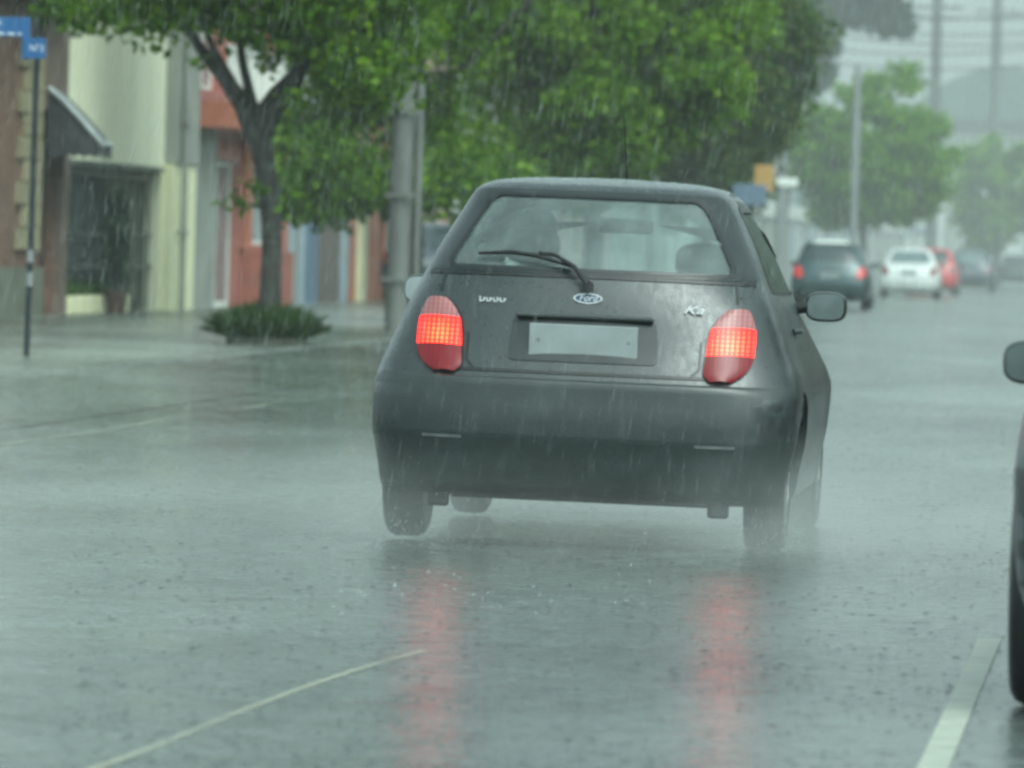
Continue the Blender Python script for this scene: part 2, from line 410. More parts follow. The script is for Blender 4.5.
class Surf:
    """casts outlines onto a car body"""
    def __init__(s, mb): s.bvh = BVHTree.FromPolygons([Vector(v) for v in mb.v], mb.f)
    def hit(s, o, d, off):
        o = Vector(o); d = Vector(d)
        h = s.bvh.ray_cast(o, d)
        if h[0] is None: h = s.bvh.find_nearest(o + d * 1.2)
        p, n = h[0], h[1]
        if n.dot(d) > 0: n = -n
        return p + n * off
    def pt(s, a, b, side, off):
        if side == 'rear': return s.hit((a, -1, b), (0, 1, 0), off)
        if side == 'front': return s.hit((a, 6, b), (0, -1, 0), off)
        if side == 'right': return s.hit((2, a, b), (-1, 0, 0), off)
        if side == 'left': return s.hit((-2, a, b), (1, 0, 0), off)
        if side == 'top': return s.hit((a, b, 3), (0, 0, -1), off)
    def fan(s, outl, side, off, s0=0., s1=1., rings=8, bulge=0):
        cx = sum(p[0] for p in outl) / len(outl); cy = sum(p[1] for p in outl) / len(outl)
        rows = []
        for i in range(rings + 1):
            k = s0 + (s1 - s0) * i / rings; k = max(k, .001)
            rows.append([s.pt(cx + (p[0]-cx)*k, cy + (p[1]-cy)*k, side, off + bulge * (1 - k*k)) for p in outl + outl[:1]])
        m = MB(); m.grid(rows); return m
    def lr(s, z0, z1, xl, xr, side, off, nz=10, nx=12, bulge=0):
        rows = []
        for i in range(nz + 1):
            z = z0 + (z1 - z0) * i / nz; a, b = xl(z), xr(z)
            rows.append([s.pt(a + (b-a)*j/nx, z, side, off + bulge * (1 - (2*j/nx-1)**2)) for j in range(nx + 1)])
        m = MB(); m.grid(rows); return m
    def ribbon(s, pts, width, side, off):
        P = []
        for (a, b) in zip(pts[:-1], pts[1:]):
            n = max(2, int(math.dist(a, b) / .04))
            for i in range(n): P.append((a[0]+(b[0]-a[0])*i/n, a[1]+(b[1]-a[1])*i/n))
        P.append(pts[-1]); rows = []
        for i, p in enumerate(P):
            q0, q1 = P[max(0, i-1)], P[min(len(P)-1, i+1)]
            d = Vector((q1[0]-q0[0], q1[1]-q0[1])).normalized(); nn = (-d.y * width/2, d.x * width/2)
            rows.append([s.pt(p[0]+nn[0], p[1]+nn[1], side, off), s.pt(p[0]-nn[0], p[1]-nn[1], side, off)])
        m = MB(); m.grid(rows); return m

def rounded(corners, r=.05, n=6):
    out = []; N = len(corners)
    for i in range(N):
        p0, p1, p2 = Vector(corners[i-1]), Vector(corners[i]), Vector(corners[(i+1) % N])
        rr = r[i] if hasattr(r, '__len__') else r
        a = p1 + (p0 - p1).normalized() * min(rr, (p0-p1).length*.45); b = p1 + (p2 - p1).normalized() * min(rr, (p2-p1).length*.45)
        for k in range(n + 1):
            t = k / n
            q = a*(1-t)**2 + p1*2*t*(1-t) + b*t*t; out.append((q.x, q.y))
    # densify long edges
    res = []
    for i, p in enumerate(out):
        q = out[(i+1) % len(out)]; k = max(1, int(math.dist(p, q) / .05))
        for j in range(k): res.append((p[0]+(q[0]-p[0])*j/k, p[1]+(q[1]-p[1])*j/k))
    return res

def prism(outl, axis, a, b):
    m = MB(); n = len(outl)
    f = (lambda u, v, w: (u, w, v)) if axis == 'y' else (lambda u, v, w: (w, u, v))
    m.add([f(p[0], p[1], a) for p in outl] + [f(p[0], p[1], b) for p in outl],
          [tuple(range(n)), tuple(range(2*n-1, n-1, -1))] + [(i, i+n, (i+1)%n+n, (i+1)%n) for i in range(n)])
    return m

def wheel(root, x, y, rad, side, wid=.152, detail=True):
    w = empty('wheel', (x, y, rad)); w.parent = root
    s = side; h = wid / 2
    m = MB()
    r = rad
    prof = [(r*.64,-h*.85),(r*.72,-h),(r*.88,-h*1.03),(r*.96,-h*.86),(r*.995,-h*.6),(r,-h*.2),(r,h*.2),(r*.995,h*.6),(r*.96,h*.86),(r*.88,h*1.03),(r*.72,h),(r*.64,h*.85)]
    m.lathe(prof, 'x', (0,0,0), 40); m.build('tyre', M['tyre'], w, smooth=True)
    if detail:
        m = MB(); rr = r * .645
        m.lathe([(rr, s*h*.2), (rr, s*h*.92), (rr*.93, s*h*.95), (rr*.9, s*h*.7), (rr*.3, s*h*.78), (.001, s*h*.8)], 'x', (0,0,0), 32)
        for k in range(7):
            a = 2*PI*k/7
            d = Vector((0, math.cos(a), math.sin(a))); e = Vector((0, -math.sin(a), math.cos(a)))
            q = []
            for rad_, ww in ((rr*.2, .028), (rr*.92, .022)):
                for sx in (s*h*.7, s*h*.97):
                    for ee in (-ww, ww): q.append(Vector((sx,0,0)) + d*rad_ + e*ee)
            m.add(q, [(0,1,3,2),(4,6,7,5),(0,4,5,1),(2,3,7,6),(0,2,6,4),(1,5,7,3)])
        m.build('hubcap', M['rim'], w, smooth=True)
    return w

def cap_shape(mb_name, mat, parent, cx, cy, cz, rx, ry, rz, pw=2.8):
    m = MB(); rows = []
    for i in range(13):
        ph = -PI/2 + PI*i/12; row = []
        for j in range(25):
            th = 2*PI*j/24
            def sg(v, e): return math.copysign(abs(v)**e, v)
            row.append((cx + rx*sg(math.cos(ph),2/pw)*sg(math.cos(th),2/pw), cy + ry*sg(math.sin(ph),2/2.), cz + rz*sg(math.cos(ph),2/pw)*sg(math.sin(th),2/pw)))
        rows.append(row)
    m.grid(rows); return m.build(mb_name, mat, parent, smooth=True)

def door_mirror(root, s, bx, y, z, sz=1.0, bodymat=None):
    """s = side sign, bx = where the stalk meets the door"""
    w = .085 * sz; h = .062 * sz
    mx = bx + s * (.075 + w)
    mi = empty('wing_mirror', (bx * 1.0, y, z)); mi.parent = root
    m = MB(); m.tube([(-s*.05, .03, -.02), (s*.05, .0, -.01), (mx - bx - s*w*.5, 0, 0)], [.03, .024, .024], 10)
    m.build('stalk', M['seal'], mi, smooth=True)
    cap_shape('housing', bodymat or M['plastic'], mi, mx - bx, 0.01, 0, w, .06, h, 3.0)
    m = MB(); pts = []
    ring = [((mx-bx) + math.copysign(abs(math.cos(t))**(2/3.2), math.cos(t))*w*.86, -.056, math.copysign(abs(math.sin(t))**(2/3.2), math.sin(t))*h*.82) for t in [2*PI*k/32 for k in range(32)]]
    m.add(ring + [((mx-bx), -.057, 0)], [((k+1) % 32, k, 32) for k in range(32)])
    m.build('mirror_glass', M['mirror'], mi)
    return mi

def text_mesh(txt, size, extr=.002, shear=0):
    cu = bpy.data.curves.new('lettering', 'FONT'); cu.body = txt; cu.size = size; cu.extrude = extr
    cu.align_x = 'CENTER'; cu.align_y = 'CENTER'; cu.shear = shear
    o = bpy.data.objects.new('tmp', cu); COL.objects.link(o)
    dg = bpy.context.evaluated_depsgraph_get(); dg.update()
    me = bpy.data.meshes.new_from_object(o.evaluated_get(dg))
    bpy.data.objects.remove(o); return me

def car(name, tbl, body_mat, axles, tyre_r, tyre_out, detail=True, glassm=None, lamps='off', label='', cat='car', group=None,
        win=None, side_win=None, lamp=None, plate_z=.78, bumper_top=.66, mirror=(.64, 2.0, .93), bumper_mat=None, msz=1.0):
    root = empty(name); tag(root, label, cat, group)
    base = loft(tbl, axles, sub=4 if detail else 2)
    S = Surf(base)
    body = base.build('body', None, root)
    cut = []
    for ya in axles:
        for s in (-1, 1):
            m = MB(); r = tyre_r + .045
            m.lathe([(r, s*.46), (r, s*1.2)], 'x', (0, ya, tyre_r + .01), 40); cut.append(m.build('cut', None, None))
    wo = rounded(win, .06)
    fz = tbl[9][0]
    fw = rounded([(-.56, fz+.0), (.56, fz+.0), (.45, win[2][1]-.005), (-.45, win[2][1]-.005)], .06)
    sws = [rounded(o, .05) for o in side_win]
    if detail:
        inner = loft(tbl, axles, -.045, v0=4.0, v1=len(tbl)-2.2, sub=3)
        cut.append(inner.build('cut', None, None))
        cut.append(prism(wo, 'y', -.3, 1.15).build('cut', None, None))
        cut.append(prism(fw, 'y', 1.5, 4).build('cut', None, None))
        for o in sws: cut.append(prism(o, 'x', -1.2, 1.2).build('cut', None, None))
    for c in cut:
        bm = bmesh.new(); bm.from_mesh(c.data); bmesh.ops.recalc_face_normals(bm, faces=bm.faces); bm.to_mesh(c.data); bm.free()
    bm = bmesh.new(); bm.from_mesh(body.data); bmesh.ops.recalc_face_normals(bm, faces=bm.faces); bm.to_mesh(body.data); bm.free()
    boolean(body, cut)
    body.data.materials.clear(); body.data.materials.append(body_mat)
    body.data.polygons.foreach_set('use_smooth', [True]*len(body.data.polygons)); body.data.set_sharp_from_angle(angle=R(35))
    g = glassm or (M['glass'] if detail else M['glass_dark'])
    o1 = -.004 if detail else .004
    rw = S.fan(wo, 'rear', o1).build('rear_window', g, root, smooth=True)
    S.fan(wo, 'rear', .004, .975, 1.012, 3).build('seal', M['seal'], rw, smooth=True)
    ws = S.fan(fw, 'front', o1).build('windscreen', g, root, smooth=True)
    S.fan(fw, 'front', .003, .95, 1.03, 3).build('seal', M['seal'], ws, smooth=True)
    for o in sws:
        for sd in ('left', 'right'):
            w_ = S.fan(o, sd, o1).build('side_window', g, root, smooth=True)
            S.fan(o, sd, .003, .93, 1.05, 3).build('seal', M['seal'], w_, smooth=True)
    # wheels
    for ya in axles:
        for s in (-1, 1): wheel(root, s * (tyre_out - .076), ya, tyre_r, s)
    # bumpers: a lipped shell over the lower body
    bmat = bumper_mat or M['plastic']
    zt = bumper_top
    def bump_shell(rear):
        zs = [(zt, .0015), (zt-.002, .018), (zt-.014, .021), (zt-.035, .010), (zt-.10, .006), (.43, .006), (.425, .006), (.415, .006), (.41, .006), (.33, .007), (.24, .007), (.205, .004), (.195, -.03)]
        rows = []
        segs = []
        for z, off in zs + [(z, .0015 if off > 0 else off) for z, off in zs]:
            # find row parameter for this z
            lo, hi = 0, len(tbl) - 1
            for _ in range(30):
                mid = (lo + hi) / 2
                if herm(tbl, mid)[0] < z: lo = mid
                else: hi = mid
            ol = outline(herm(tbl, lo), axles, off)
            if rear: seg = [p for p in ol if p[1] < axles[0] - tyre_r - .05]
            else: seg = [p for p in ol if p[1] > axles[1] + tyre_r + .05]
            seg.sort(key=lambda p: math.atan2(p[0], (p[1] - (1.2 if rear else 2.4)) * (-1 if rear else 1)))
            rows.append(seg)
        n = 41; rr = []
        for seg in rows:   # resample evenly in arc length
            d = [0]
            for a, b in zip(seg[:-1], seg[1:]): d.append(d[-1] + math.dist(a, b))
            out = []
            for k in range(n):
                t = d[-1] * k / (n-1); i = max(j for j in range(len(d)) if d[j] <= t + 1e-9); i = min(i, len(seg)-2)
                u = (t - d[i]) / max(1e-9, d[i+1] - d[i])
                out.append(tuple(seg[i][q] + (seg[i+1][q] - seg[i][q]) * u for q in range(3)))
            rr.append(out)
        h_ = len(zs); out = []
        for A_, B_ in zip(rr[:h_], rr[h_:]):
            row = []
            for p, q in zip(A_, B_):
                t = min(1, max(0, (abs(p[0]) - .50) / .24)); t = t*t*(3-2*t)
                row.append(tuple(a*(1-t) + b*t for a, b in zip(p, q)))
            out.append(row)
        m = MB(); m.grid(out); return m
    bump_shell(True).build('rear_bumper', bmat, root, smooth=True, sharp=50)
    bump_shell(False).build('front_bumper', bmat, root, smooth=True, sharp=50)
    m = MB(); m.box(-.5, .5, axles[0]-.25, axles[1]+.3, .17, .215); m.tube([(-.62, axles[0], tyre_r-.02), (.62, axles[0], tyre_r-.02)], .035)
    m.tube([(.36, .30, .22), (.36, .6, .22), (.2, 1.4, .2)], .022)
    m.build('underbody', M['seal'], root)
    # lamps
    xa, xb, z0, z1 = lamp
    zc = (z0 + z1) / 2; hz = (z1 - z0) / 2
    for s in (-1, 1):
        lc = empty('tail_lamp', (0, 0, 0)); lc.parent = root
        lc.location = (s * (xa + xb) / 2, .1, zc)
        def inn(z): u = (z - zc) / hz; return xa + .012 * u + .10 * max(0, u - .25)**2.2 + .5 * max(0, -u - .75)**2
        def out(z): u = (z - zc) / hz; return xb - .075 * max(0, -u)**3.4 - .03 * max(0, u)**3
        def mk(a, b, nm, mat, off=.012, bl=.012, pad=0.):
            xl, xr = (lambda z: inn(z) - pad), (lambda z: out(z) + pad)
            if s < 0: xl, xr = (lambda z: -(out(z) + pad)), (lambda z: -(inn(z) - pad))
            mm = S.lr(a, b, xl, xr, 'rear', off, bulge=bl)
            L = lc.location; mm.v = [(v[0]-L.x, v[1]-L.y, v[2]-L.z) for v in mm.v]
            return mm.build(nm, mat, lc, smooth=True)
        mk(z0 - .006, z1 + .006, 'bezel', M['seal'], .003, 0, .006)
        if lamps == 'hero':
            a = z0 + (z1-z0)*.36; b = z0 + (z1-z0)*.74
            mk(z0, a - .001, 'lower_lens', M['lamp_low']); mk(a, b, 'brake_lens', M['lamp_brake']); mk(b + .001, z1, 'clear_lens', M['lamp_clear'])
        elif lamps == 'lit': mk(z0, z1, 'lens', M['lamp_far'])
        elif lamps == 'plain': mk(z0, z1, 'lens', M['lamp_off'])
        else: mk(z0, z1, 'lens', M['lamp_off'])
        # headlamp
        hz0 = bumper_top + .0
        S.fan(rounded([(s*.36, hz0), (s*.64, hz0+.02), (s*.60, hz0+.11), (s*.40, hz0+.10)], .04), 'front', .006, bulge=.01).build('headlamp', M['lamp_amber'], root, smooth=True)
    # plate
    pl = MB(); y_ = S.pt(0, plate_z, 'rear', 0).y
    pl.box(-.205, .205, y_ - .022, y_ - .012, plate_z - .062, plate_z + .062)
    pl.build('number_plate', M['plate'], root, bevel=.003)
    if detail or True:
        door_mirror(root, -1, -mirror[0], mirror[1], mirror[2], msz); door_mirror(root, 1, mirror[0], mirror[1], mirror[2], msz)
    # door seams
    for sd in ('left', 'right'):
        S.ribbon([(axles[0]+.42, .34), (axles[0]+.50, .62), (axles[0]+.47, .95)], .008, sd, .002).build('door_seam', M['seal'], root)
        S.ribbon([(axles[1]-.40, .34), (axles[1]-.42, .7), (axles[1]-.5, .93)], .008, sd, .002).build('door_seam', M['seal'], root)
        m = MB(); q = S.pt(axles[0]+.62, .84, sd, .012); sg = 1 if sd == 'right' else -1
        m.tube([(q.x - sg*.012, q.y-.07, q.z), (q.x + sg*.012, q.y-.05, q.z+.003), (q.x + sg*.012, q.y+.05, q.z+.003), (q.x - sg*.012, q.y+.07, q.z)], .012, 8)
        m.build('door_handle', M['plastic'], root, smooth=True)
    return root, S

# ------------------------------------------------------------------ hero car
WIN = [(-.56, 1.043), (.56, 1.043), (.405, 1.332), (-.405, 1.332)]
SWIN = [[(.70, .995), (2.30, .985), (1.84, 1.315), (.86, 1.31)]]
hero, HS = car('hatchback_car', KA, M['paint_dark'], (.60, 3.05), .285, .766, True, lamps='hero',
    label='charcoal small hatchback with lit brake lights driving away through spray', cat='car',
    win=WIN, side_win=SWIN, lamp=(.464, .634, .648, .920), plate_z=.785, mirror=(.655, 2.02, .94), bumper_top=.64)
hero.location = (-2.14, 25.4, 0); hero.rotation_euler = (0, R(1.0), 0)

# tailgate details
HS.fan(rounded([(-.645, 1.034), (.645, 1.034), (.475, 1.352), (-.475, 1.352)], .04), 'rear', .003, .84, 1.0, 10).build('window_surround', M['frit'], hero, smooth=True)
HS.ribbon([(-.66, 1.022), (-.3, 1.026), (0, 1.027), (.3, 1.026), (.66, 1.022)], .012, 'rear', .004).build('tailgate_seam', M['seal'], hero)
for s in (-1, 1):
    HS.ribbon([(s*.555, 1.02), (s*.565, .95)], .009, 'rear', .004).build('tailgate_seam', M['seal'], hero)
    HS.ribbon([(s*.44, .80), (s*.44, .70), (s*.41, .67)], .008, 'rear', .004).build('tailgate_seam', M['seal'], hero)
HS.ribbon([(-.5, .664), (.5, .664)], .012, 'rear', .0035).build('tailgate_seam', M['seal'], hero)
# recess around the number plate: its shade painted as a dark sheet
fr = HS.fan(rounded([(-.285, .705), (.285, .705), (.27, .872), (-.27, .872)], .03), 'rear', .004, 0, 1.0, 4)
fr.build('plate_surround', M['frit'], hero, smooth=True)
m = MB(); yy = HS.pt(0, .88, 'rear', 0).y
m.box(-.26, .26, yy - .028, yy + .01, .868, .886); m.build('tailgate_handle', M['paint_dark'], hero, bevel=.006)
for ch in hero.children:
    if ch.name.startswith('side_window'): ch.data.materials[0] = M['glass_side']
for sd in ('left', 'right'):
    HS.ribbon([(2.36, .975), (1.90, 1.318), (1.6, 1.352), (1.0, 1.345)], .045, sd, .004).build('window_frame', M['seal'], hero)
# oval badge and lettering
bc = HS.pt(.005, .945, 'rear', .006)
bd = empty('oval_badge', bc); bd.parent = hero
def oval(rx, rz, y, n=36): return [(rx*math.cos(2*PI*k/n), y, rz*math.sin(2*PI*k/n)) for k in range(n)]
mo = MB(); o_, i_ = oval(.054, .0195, -.006), oval(.049, .0155, -.006)
mo.add(o_ + i_, [((k+1)%36, k, 36+k, 36+(k+1)%36) for k in range(36)])
ob_ = oval(.054, .0195, .006); mo.add(o_ + ob_, [(k, (k+1)%36, 36+(k+1)%36, 36+k) for k in range(36)])
mo.build('badge_rim', M['chrome'], bd)
mo = MB(); mo.add(oval(.0495, .016, -.004) + [(0, -.004, 0)], [((k+1)%36, k, 36) for k in range(36)]); mo.build('badge_field', M['badgeblue'], bd)
me = text_mesh('Ford', .036, .001, .35); o = link('badge_script', me, M['chrome'], bd); o.rotation_euler = (PI/2, 0, 0); o.location = (0, -.006, .001)
p = HS.pt(.40, .915, 'rear', .014)
me = text_mesh('Ka', .060, .002, .45); o = link('model_script', me, M['chrome'], hero); o.rotation_euler = (PI/2, 0, R(9)); o.location = p; o.scale = (1.2, .75, 1)
p = HS.pt(-.355, .925, 'rear', .006)
mt = MB()
xs = -.052
for k in range(8):   # an unreadable row of small bright letters
    w_ = .009 + .003 * ((k * 7) % 3 == 0)
    mt.box(xs, xs + w_*.35, -.003, 0, -.008, .008 + (.003 if k in (0, 5) else 0)); mt.box(xs + w_*.35 + .0005, xs + w_, -.0025, 0, -.008 + .008*(k % 2), -.003 + .008*(k % 2)); xs += w_ + .0032
o = mt.build('trim_lettering', M['chrome'], hero); o.location = p; o.rotation_euler = (0, 0, R(-8))
# rear wiper
wp = empty('rear_wiper', HS.pt(-.0, .985, 'rear', .01)); wp.parent = hero
L = wp.location
def W(a, b, off): return HS.pt(a, b, 'rear', off) - L
mw = MB(); mw.lathe([(.024, -.03), (.026, 0), (.022, .02)], 'y', (0, 0, 0), 16)
mw.build('pivot', M['seal'], wp, smooth=True)
mw = MB(); mw.tube([W(0, .985, .035), W(-.05, 1.035, .05), W(-.13, 1.078, .045), W(-.19, 1.088, .035)], [.013, .009, .008, .007], 8); mw.build('arm', M['seal'], wp, smooth=True)
mw = MB(); mw.tube([W(-.065, 1.052, .022), W(-.20, 1.082, .030), W(-.30, 1.092, .026), W(-.425, 1.088, .018)], [.006, .009, .009, .006], 8); mw.build('blade', M['seal'], wp, smooth=True)
# aerial
ma = MB(); ma.tube([(.045, 1.25, 1.40), (.045, 1.24, 1.44), (.03, 1.15, 1.68)], [.010, .003, .0015], 8); ma.build('aerial', M['seal'], hero, smooth=True)
# mud flaps below the bumper corners, and interior
for s in (-1, 1):
    ma = MB(); ma.box(s*.53-.04, s*.53+.04, .14, .19, .14, .22); ma.build('tow_bracket', M['seal'], hero, bevel=.012)
    rb = MB(); rb.grid([[(s*(.44+.03*k), HS.pt(s*(.44+.03*k), .415, 'rear', 0).y - .0165, z) for k in range(6)] for z in (.405, .411, .416)]); rb.build('bumper_crease', M['crease'], hero)
def seat(x, y, zt, hz=True):
    st = empty('seat', (x, y, 0)); st.parent = hero
    cap_shape('seat_back', M['interior'], st, 0, 0, .72, .23, .09, .32, 3.4)
    cap_shape('cushion', M['interior'], st, 0, .26, .43, .24, .26, .09, 3.4)
    if hz: cap_shape('headrest', M['interior'], st, 0, .0, zt, .115, .055, .075, 2.8)
    return st
seat(-.345, 1.55, 1.14); seat(.345, 1.55, 1.10)
rs = empty('rear_seat', (0, .62, 0)); rs.parent = hero
cap_shape('seat_back', M['interior'], rs, 0, 0, .72, .56, .08, .28, 4)
m = MB(); m.box(-.58, .58, .30, .62, .955, .975); m.build('parcel_shelf', M['interior'], hero)
m = MB(); m.box(-.62, .62, 2.15, 2.55, .68, .93); m.build('dashboard', M['interior'], hero, bevel=.05)
m = MB(); m.box(-.11, .11, 1.93, 1.95, 1.20, 1.26); m.build('rear_view_mirror', M['interior'], hero, bevel=.015)
m = MB()
ring = [(-.345 + .18*math.cos(t), 2.0 + .05*math.sin(t), .90 + .17*math.sin(t)) for t in [2*PI*k/24 for k in range(25)]]
m.tube(ring, .014, 8, False); m.tube([(-.345, 2.0, .9), (-.345, 2.2, .82)], .025); m.build('steering_wheel', M['seal'], hero, smooth=True)

for ch in hero.children:
    if ch.name.startswith('wing_mirror') and ch.location.x < 0:
        for g_ in ch.children:
            if g_.name.startswith('mirror_glass'): g_.data.materials[0] = M['mirror_pale']
rb = MB()
for k in range(2600):
    if k < 1300: q = HS.pt(random.uniform(-.46, .46), random.uniform(.52, 1.5), 'top', .001)
    else: q = HS.pt(random.uniform(-.6, .6), random.uniform(.66, 1.35), 'rear', .001)
    r_ = random.uniform(.0012, .0032 if k < 1300 else .002)
    rb.add([(q.x-r_,q.y,q.z),(q.x+r_,q.y,q.z),(q.x,q.y-r_,q.z),(q.x,q.y+r_,q.z),(q.x,q.y-r_*.5,q.z+r_)], [(0,2,4),(2,1,4),(1,3,4),(3,0,4)])
m_, nt_, b_ = newmat('rain_beads'); b_.inputs['Base Color'].default_value = (.5,.6,.6,1); b_.inputs['Roughness'].default_value = .1; b_.inputs['Alpha'].default_value = .5
o = rb.build('raindrops', m_, hero); o['kind'] = 'stuff'
for xx in (-.17, .17):
    q = HS.pt(xx, .785, 'rear', 0); rb = MB(); rb.lathe([(.007, 0), (.007, .003)], 'y', (xx, q.y-.026, .785), 12); rb.build('screw', M['rim'], hero)
# driver
drv = empty('person'); tag(drv, 'driver seated in the charcoal hatchback, a dark shape through its rear window', 'person')
drv.location = hero.location; drv.rotation_euler = hero.rotation_euler
def skin_body(name, verts, edges, rads, mat, parent, lev=2):
    me = bpy.data.meshes.new(name); me.from_pydata(verts, edges, []); me.update()
    o = bpy.data.objects.new(name, me); COL.objects.link(o)
    md = o.modifiers.new('s', 'SKIN')
    if not me.skin_vertices: pass
    for i, r in enumerate(rads): me.skin_vertices[0].data[i].radius = (r if hasattr(r, '__len__') else (r, r))
    me.skin_vertices[0].data[0].use_root = True
    sb = o.modifiers.new('u', 'SUBSURF'); sb.levels = lev; sb.render_levels = lev
    dg = bpy.context.evaluated_depsgraph_get(); dg.update()
    m2 = bpy.data.meshes.new_from_object(o.evaluated_get(dg)); bpy.data.objects.remove(o)
    return link(name, m2, mat, parent, True, 180)
sx = -.345
V = [(sx,1.78,.55),(sx,1.74,.72),(sx,1.70,.92),(sx,1.70,1.02),(sx,1.71,1.09),(sx,1.73,1.16),(sx,1.73,1.22),
     (sx-.17,1.70,.98),(sx-.22,1.85,.78),(sx-.14,2.02,.88),(sx+.17,1.70,.98),(sx+.22,1.85,.78),(sx+.14,2.02,.88),
     (sx-.09,1.82,.52),(sx-.11,2.2,.55),(sx-.11,2.35,.28),(sx+.09,1.82,.52),(sx+.11,2.2,.55),(sx+.11,2.35,.28)]
E = [(0,1),(1,2),(2,3),(3,4),(4,5),(5,6),(2,7),(7,8),(8,9),(2,10),(10,11),(11,12),(0,13),(13,14),(14,15),(0,16),(16,17),(17,18)]
RD = [.13,.14,.12,.07,.055,.085,.06,.06,.045,.03,.06,.045,.03,.09,.065,.05,.09,.065,.05]
skin_body('body', V, E, RD, M['shirt'], drv)
cap_shape('hair', M['hair'], drv, sx, 1.715, 1.20, .088, .095, .095, 2.2)
for s_ in (-1, 1):   # hands closed on the wheel rim
    c = Vector((sx + s_*.14, 2.02, .89)); hv = [tuple(c), (c.x + s_*.03, c.y, c.z + .06)]; he = [(0, 1)]; hr = [.024, .022]
    for q in range(4):
        b = (c.x + s_*(.035 - .005*q), c.y, c.z + .02 + .018*q); hv += [b, (b[0], b[1]+.04, b[2]), (b[0]-s_*.02, b[1]+.045, b[2]-.005)]
        i0 = len(hv) - 3; he += [(1 if q > 1 else 0, i0), (i0, i0+1), (i0+1, i0+2)]; hr += [.009, .008, .007]
    hv += [(c.x - s_*.01, c.y + .03, c.z + .05)]; he += [(1, len(hv)-1)]; hr += [.010]
    skin_body('hand', hv, he, hr, M['skin'], drv, 1)

# ------------------------------------------------------------------ other cars
HWIN = [(-.56, 1.02), (.56, 1.02), (.46, 1.37), (-.46, 1.37)]
HSW = [[(.75, 1.03), (1.55, 1.03), (1.50, 1.36), (.95, 1.36)], [(1.62, 1.03), (2.55, 1.03), (2.0, 1.35), (1.57, 1.36)]]
near, NS = car('sedan_car', HATCH, M['paint_grey'], (.72, 3.25), .30, .845, True, lamps='plain',
    label='dark car cut off by the right edge, only mirror, flank and wheel showing', cat='car',
    win=HWIN, side_win=HSW, lamp=(.55, .76, .68, .93), bumper_top=.62, mirror=(.722, 2.30, .85), msz=1.0)
near.name = 'passing_car'
near.location = (.497, 16.6, 0); near.rotation_euler = (0, 0, R(-1.5))
m = MB(); m.box(-.5, .5, .32, .7, .93, .95); m.build('parcel_shelf', M['interior'], near)

def far_car(name, tbl, mat, px, s, X=None, lamps='off', label='', win=None, sw=None, lamp=None, gl=None, top=None, bm=None):
    r, S_ = car(name, tbl, mat, (.72, 3.25) if tbl is HATCH else (.85, 3.40), .30, .82, False, glassm=gl, lamps=lamps, label=label, group='cars queued far down the street', win=win, side_win=sw, lamp=lamp, bumper_top=.55, mirror=(.72, 2.35, .95), bumper_mat=bm or mat, plate_z=.72)
    Y = F / s * .9956
    r.location = (-(1150 - px) / s, Y, 0)
    if top: S_.lr(1.405, 1.467, lambda z: -.46+ (z-1.4)*3, lambda z: .46 - (z-1.4)*3, 'rear', .008).build('roof_panel', top, r, smooth=True)  # glare off the roof laid on as a pale strip
    return r
SWIN2 = [(-.58, 1.00), (.58, 1.00), (.47, 1.325), (-.47, 1.325)]
SSW = [[(1.25, .97), (2.0, .97), (1.95, 1.28), (1.5, 1.28)], [(2.07, .97), (3.0, .97), (2.4, 1.28), (2.02, 1.28)]]
LP = (.58, .77, .66, .90)
far_car('distant_car', HATCH, M['paint_teal'], 829, 46.5, lamps='lit', label='dark teal hatchback with pale roof and lit tail lamps, nearest of the far cars', win=HWIN, sw=HSW, lamp=LP, top=M['white'])
far_car('distant_car', SEDAN, M['paint_white'], 908, 35.5, lamps='off', label='white saloon in the far queue between the teal and the red car', win=SWIN2, sw=SSW, lamp=LP, gl=M['glass_far'])
far_car('distant_car', HATCH, M['paint_red'], 930, 31.5, lamps='off', label='red car mostly hidden behind the white saloon far off', win=HWIN, sw=HSW, lamp=LP)
far_car('distant_car', HATCH, M['paint_navy'], 969, 28.0, lamps='off', label='dark blue hatchback just right of the red car far down the street', win=HWIN, sw=HSW, lamp=LP, gl=M['glass_far'])
far_car('distant_car', SEDAN, M['paint_grey'], 1014, 22.5, lamps='off', label='faint grey car at the far end of the queue by the right edge', win=SWIN2, sw=SSW, lamp=LP)
pk = far_car('parked_car', SEDAN, M['paint_navy'], 452, 66, lamps='off', label='dark parked car half hidden behind the left shoulder of the charcoal hatchback', win=SWIN2, sw=SSW, lamp=LP)
pk['group'] = ''; del pk['group']
pk.location = (-12.4, 116, .12)

# ------------------------------------------------------------------ ground
def sheet(name, x0, x1, y0, y1, z, mat, kind='structure'):
    m = MB(); m.add([(x0,y0,z),(x1,y0,z),(x1,y1,z),(x0,y1,z)], [(0,1,2,3)]); o = m.build(name, mat); o['kind'] = kind; return o
m = MB(); m.grid([[(x, y, z) for x, z in ((-6.6, .003), (-7.2, .012), (-7.75, .042), (-8.15, .078), (-8.55, .104))] for y in (-40, 100, 300, 700)])
o = m.build('road_shoulder', M['road'], smooth=True); o['kind'] = 'structure'
sheet('ground', -900, 900, -60, 1800, -.02, M['earth'])
sheet('road', -8.3, 7.6, -40, 700, 0, M['road'])
XF = -14.3
def slab(name, x0, x1, mat, kx):
    m = MB(); m.box(x0, x1, -40, 700, -.01, .10); o = m.build(name, mat); o['kind'] = 'structure'; return o
slab('pavement', -14.5, -8.46, M['pave'], 0); slab('pavement', 7.76, 12.5, M['pave'], 0)
m = MB(); m.box(-8.455, -8.3, -40, 700, -.01, .105); o = m.build('kerb', M['kerb'], bevel=.02); o['kind'] = 'structure'
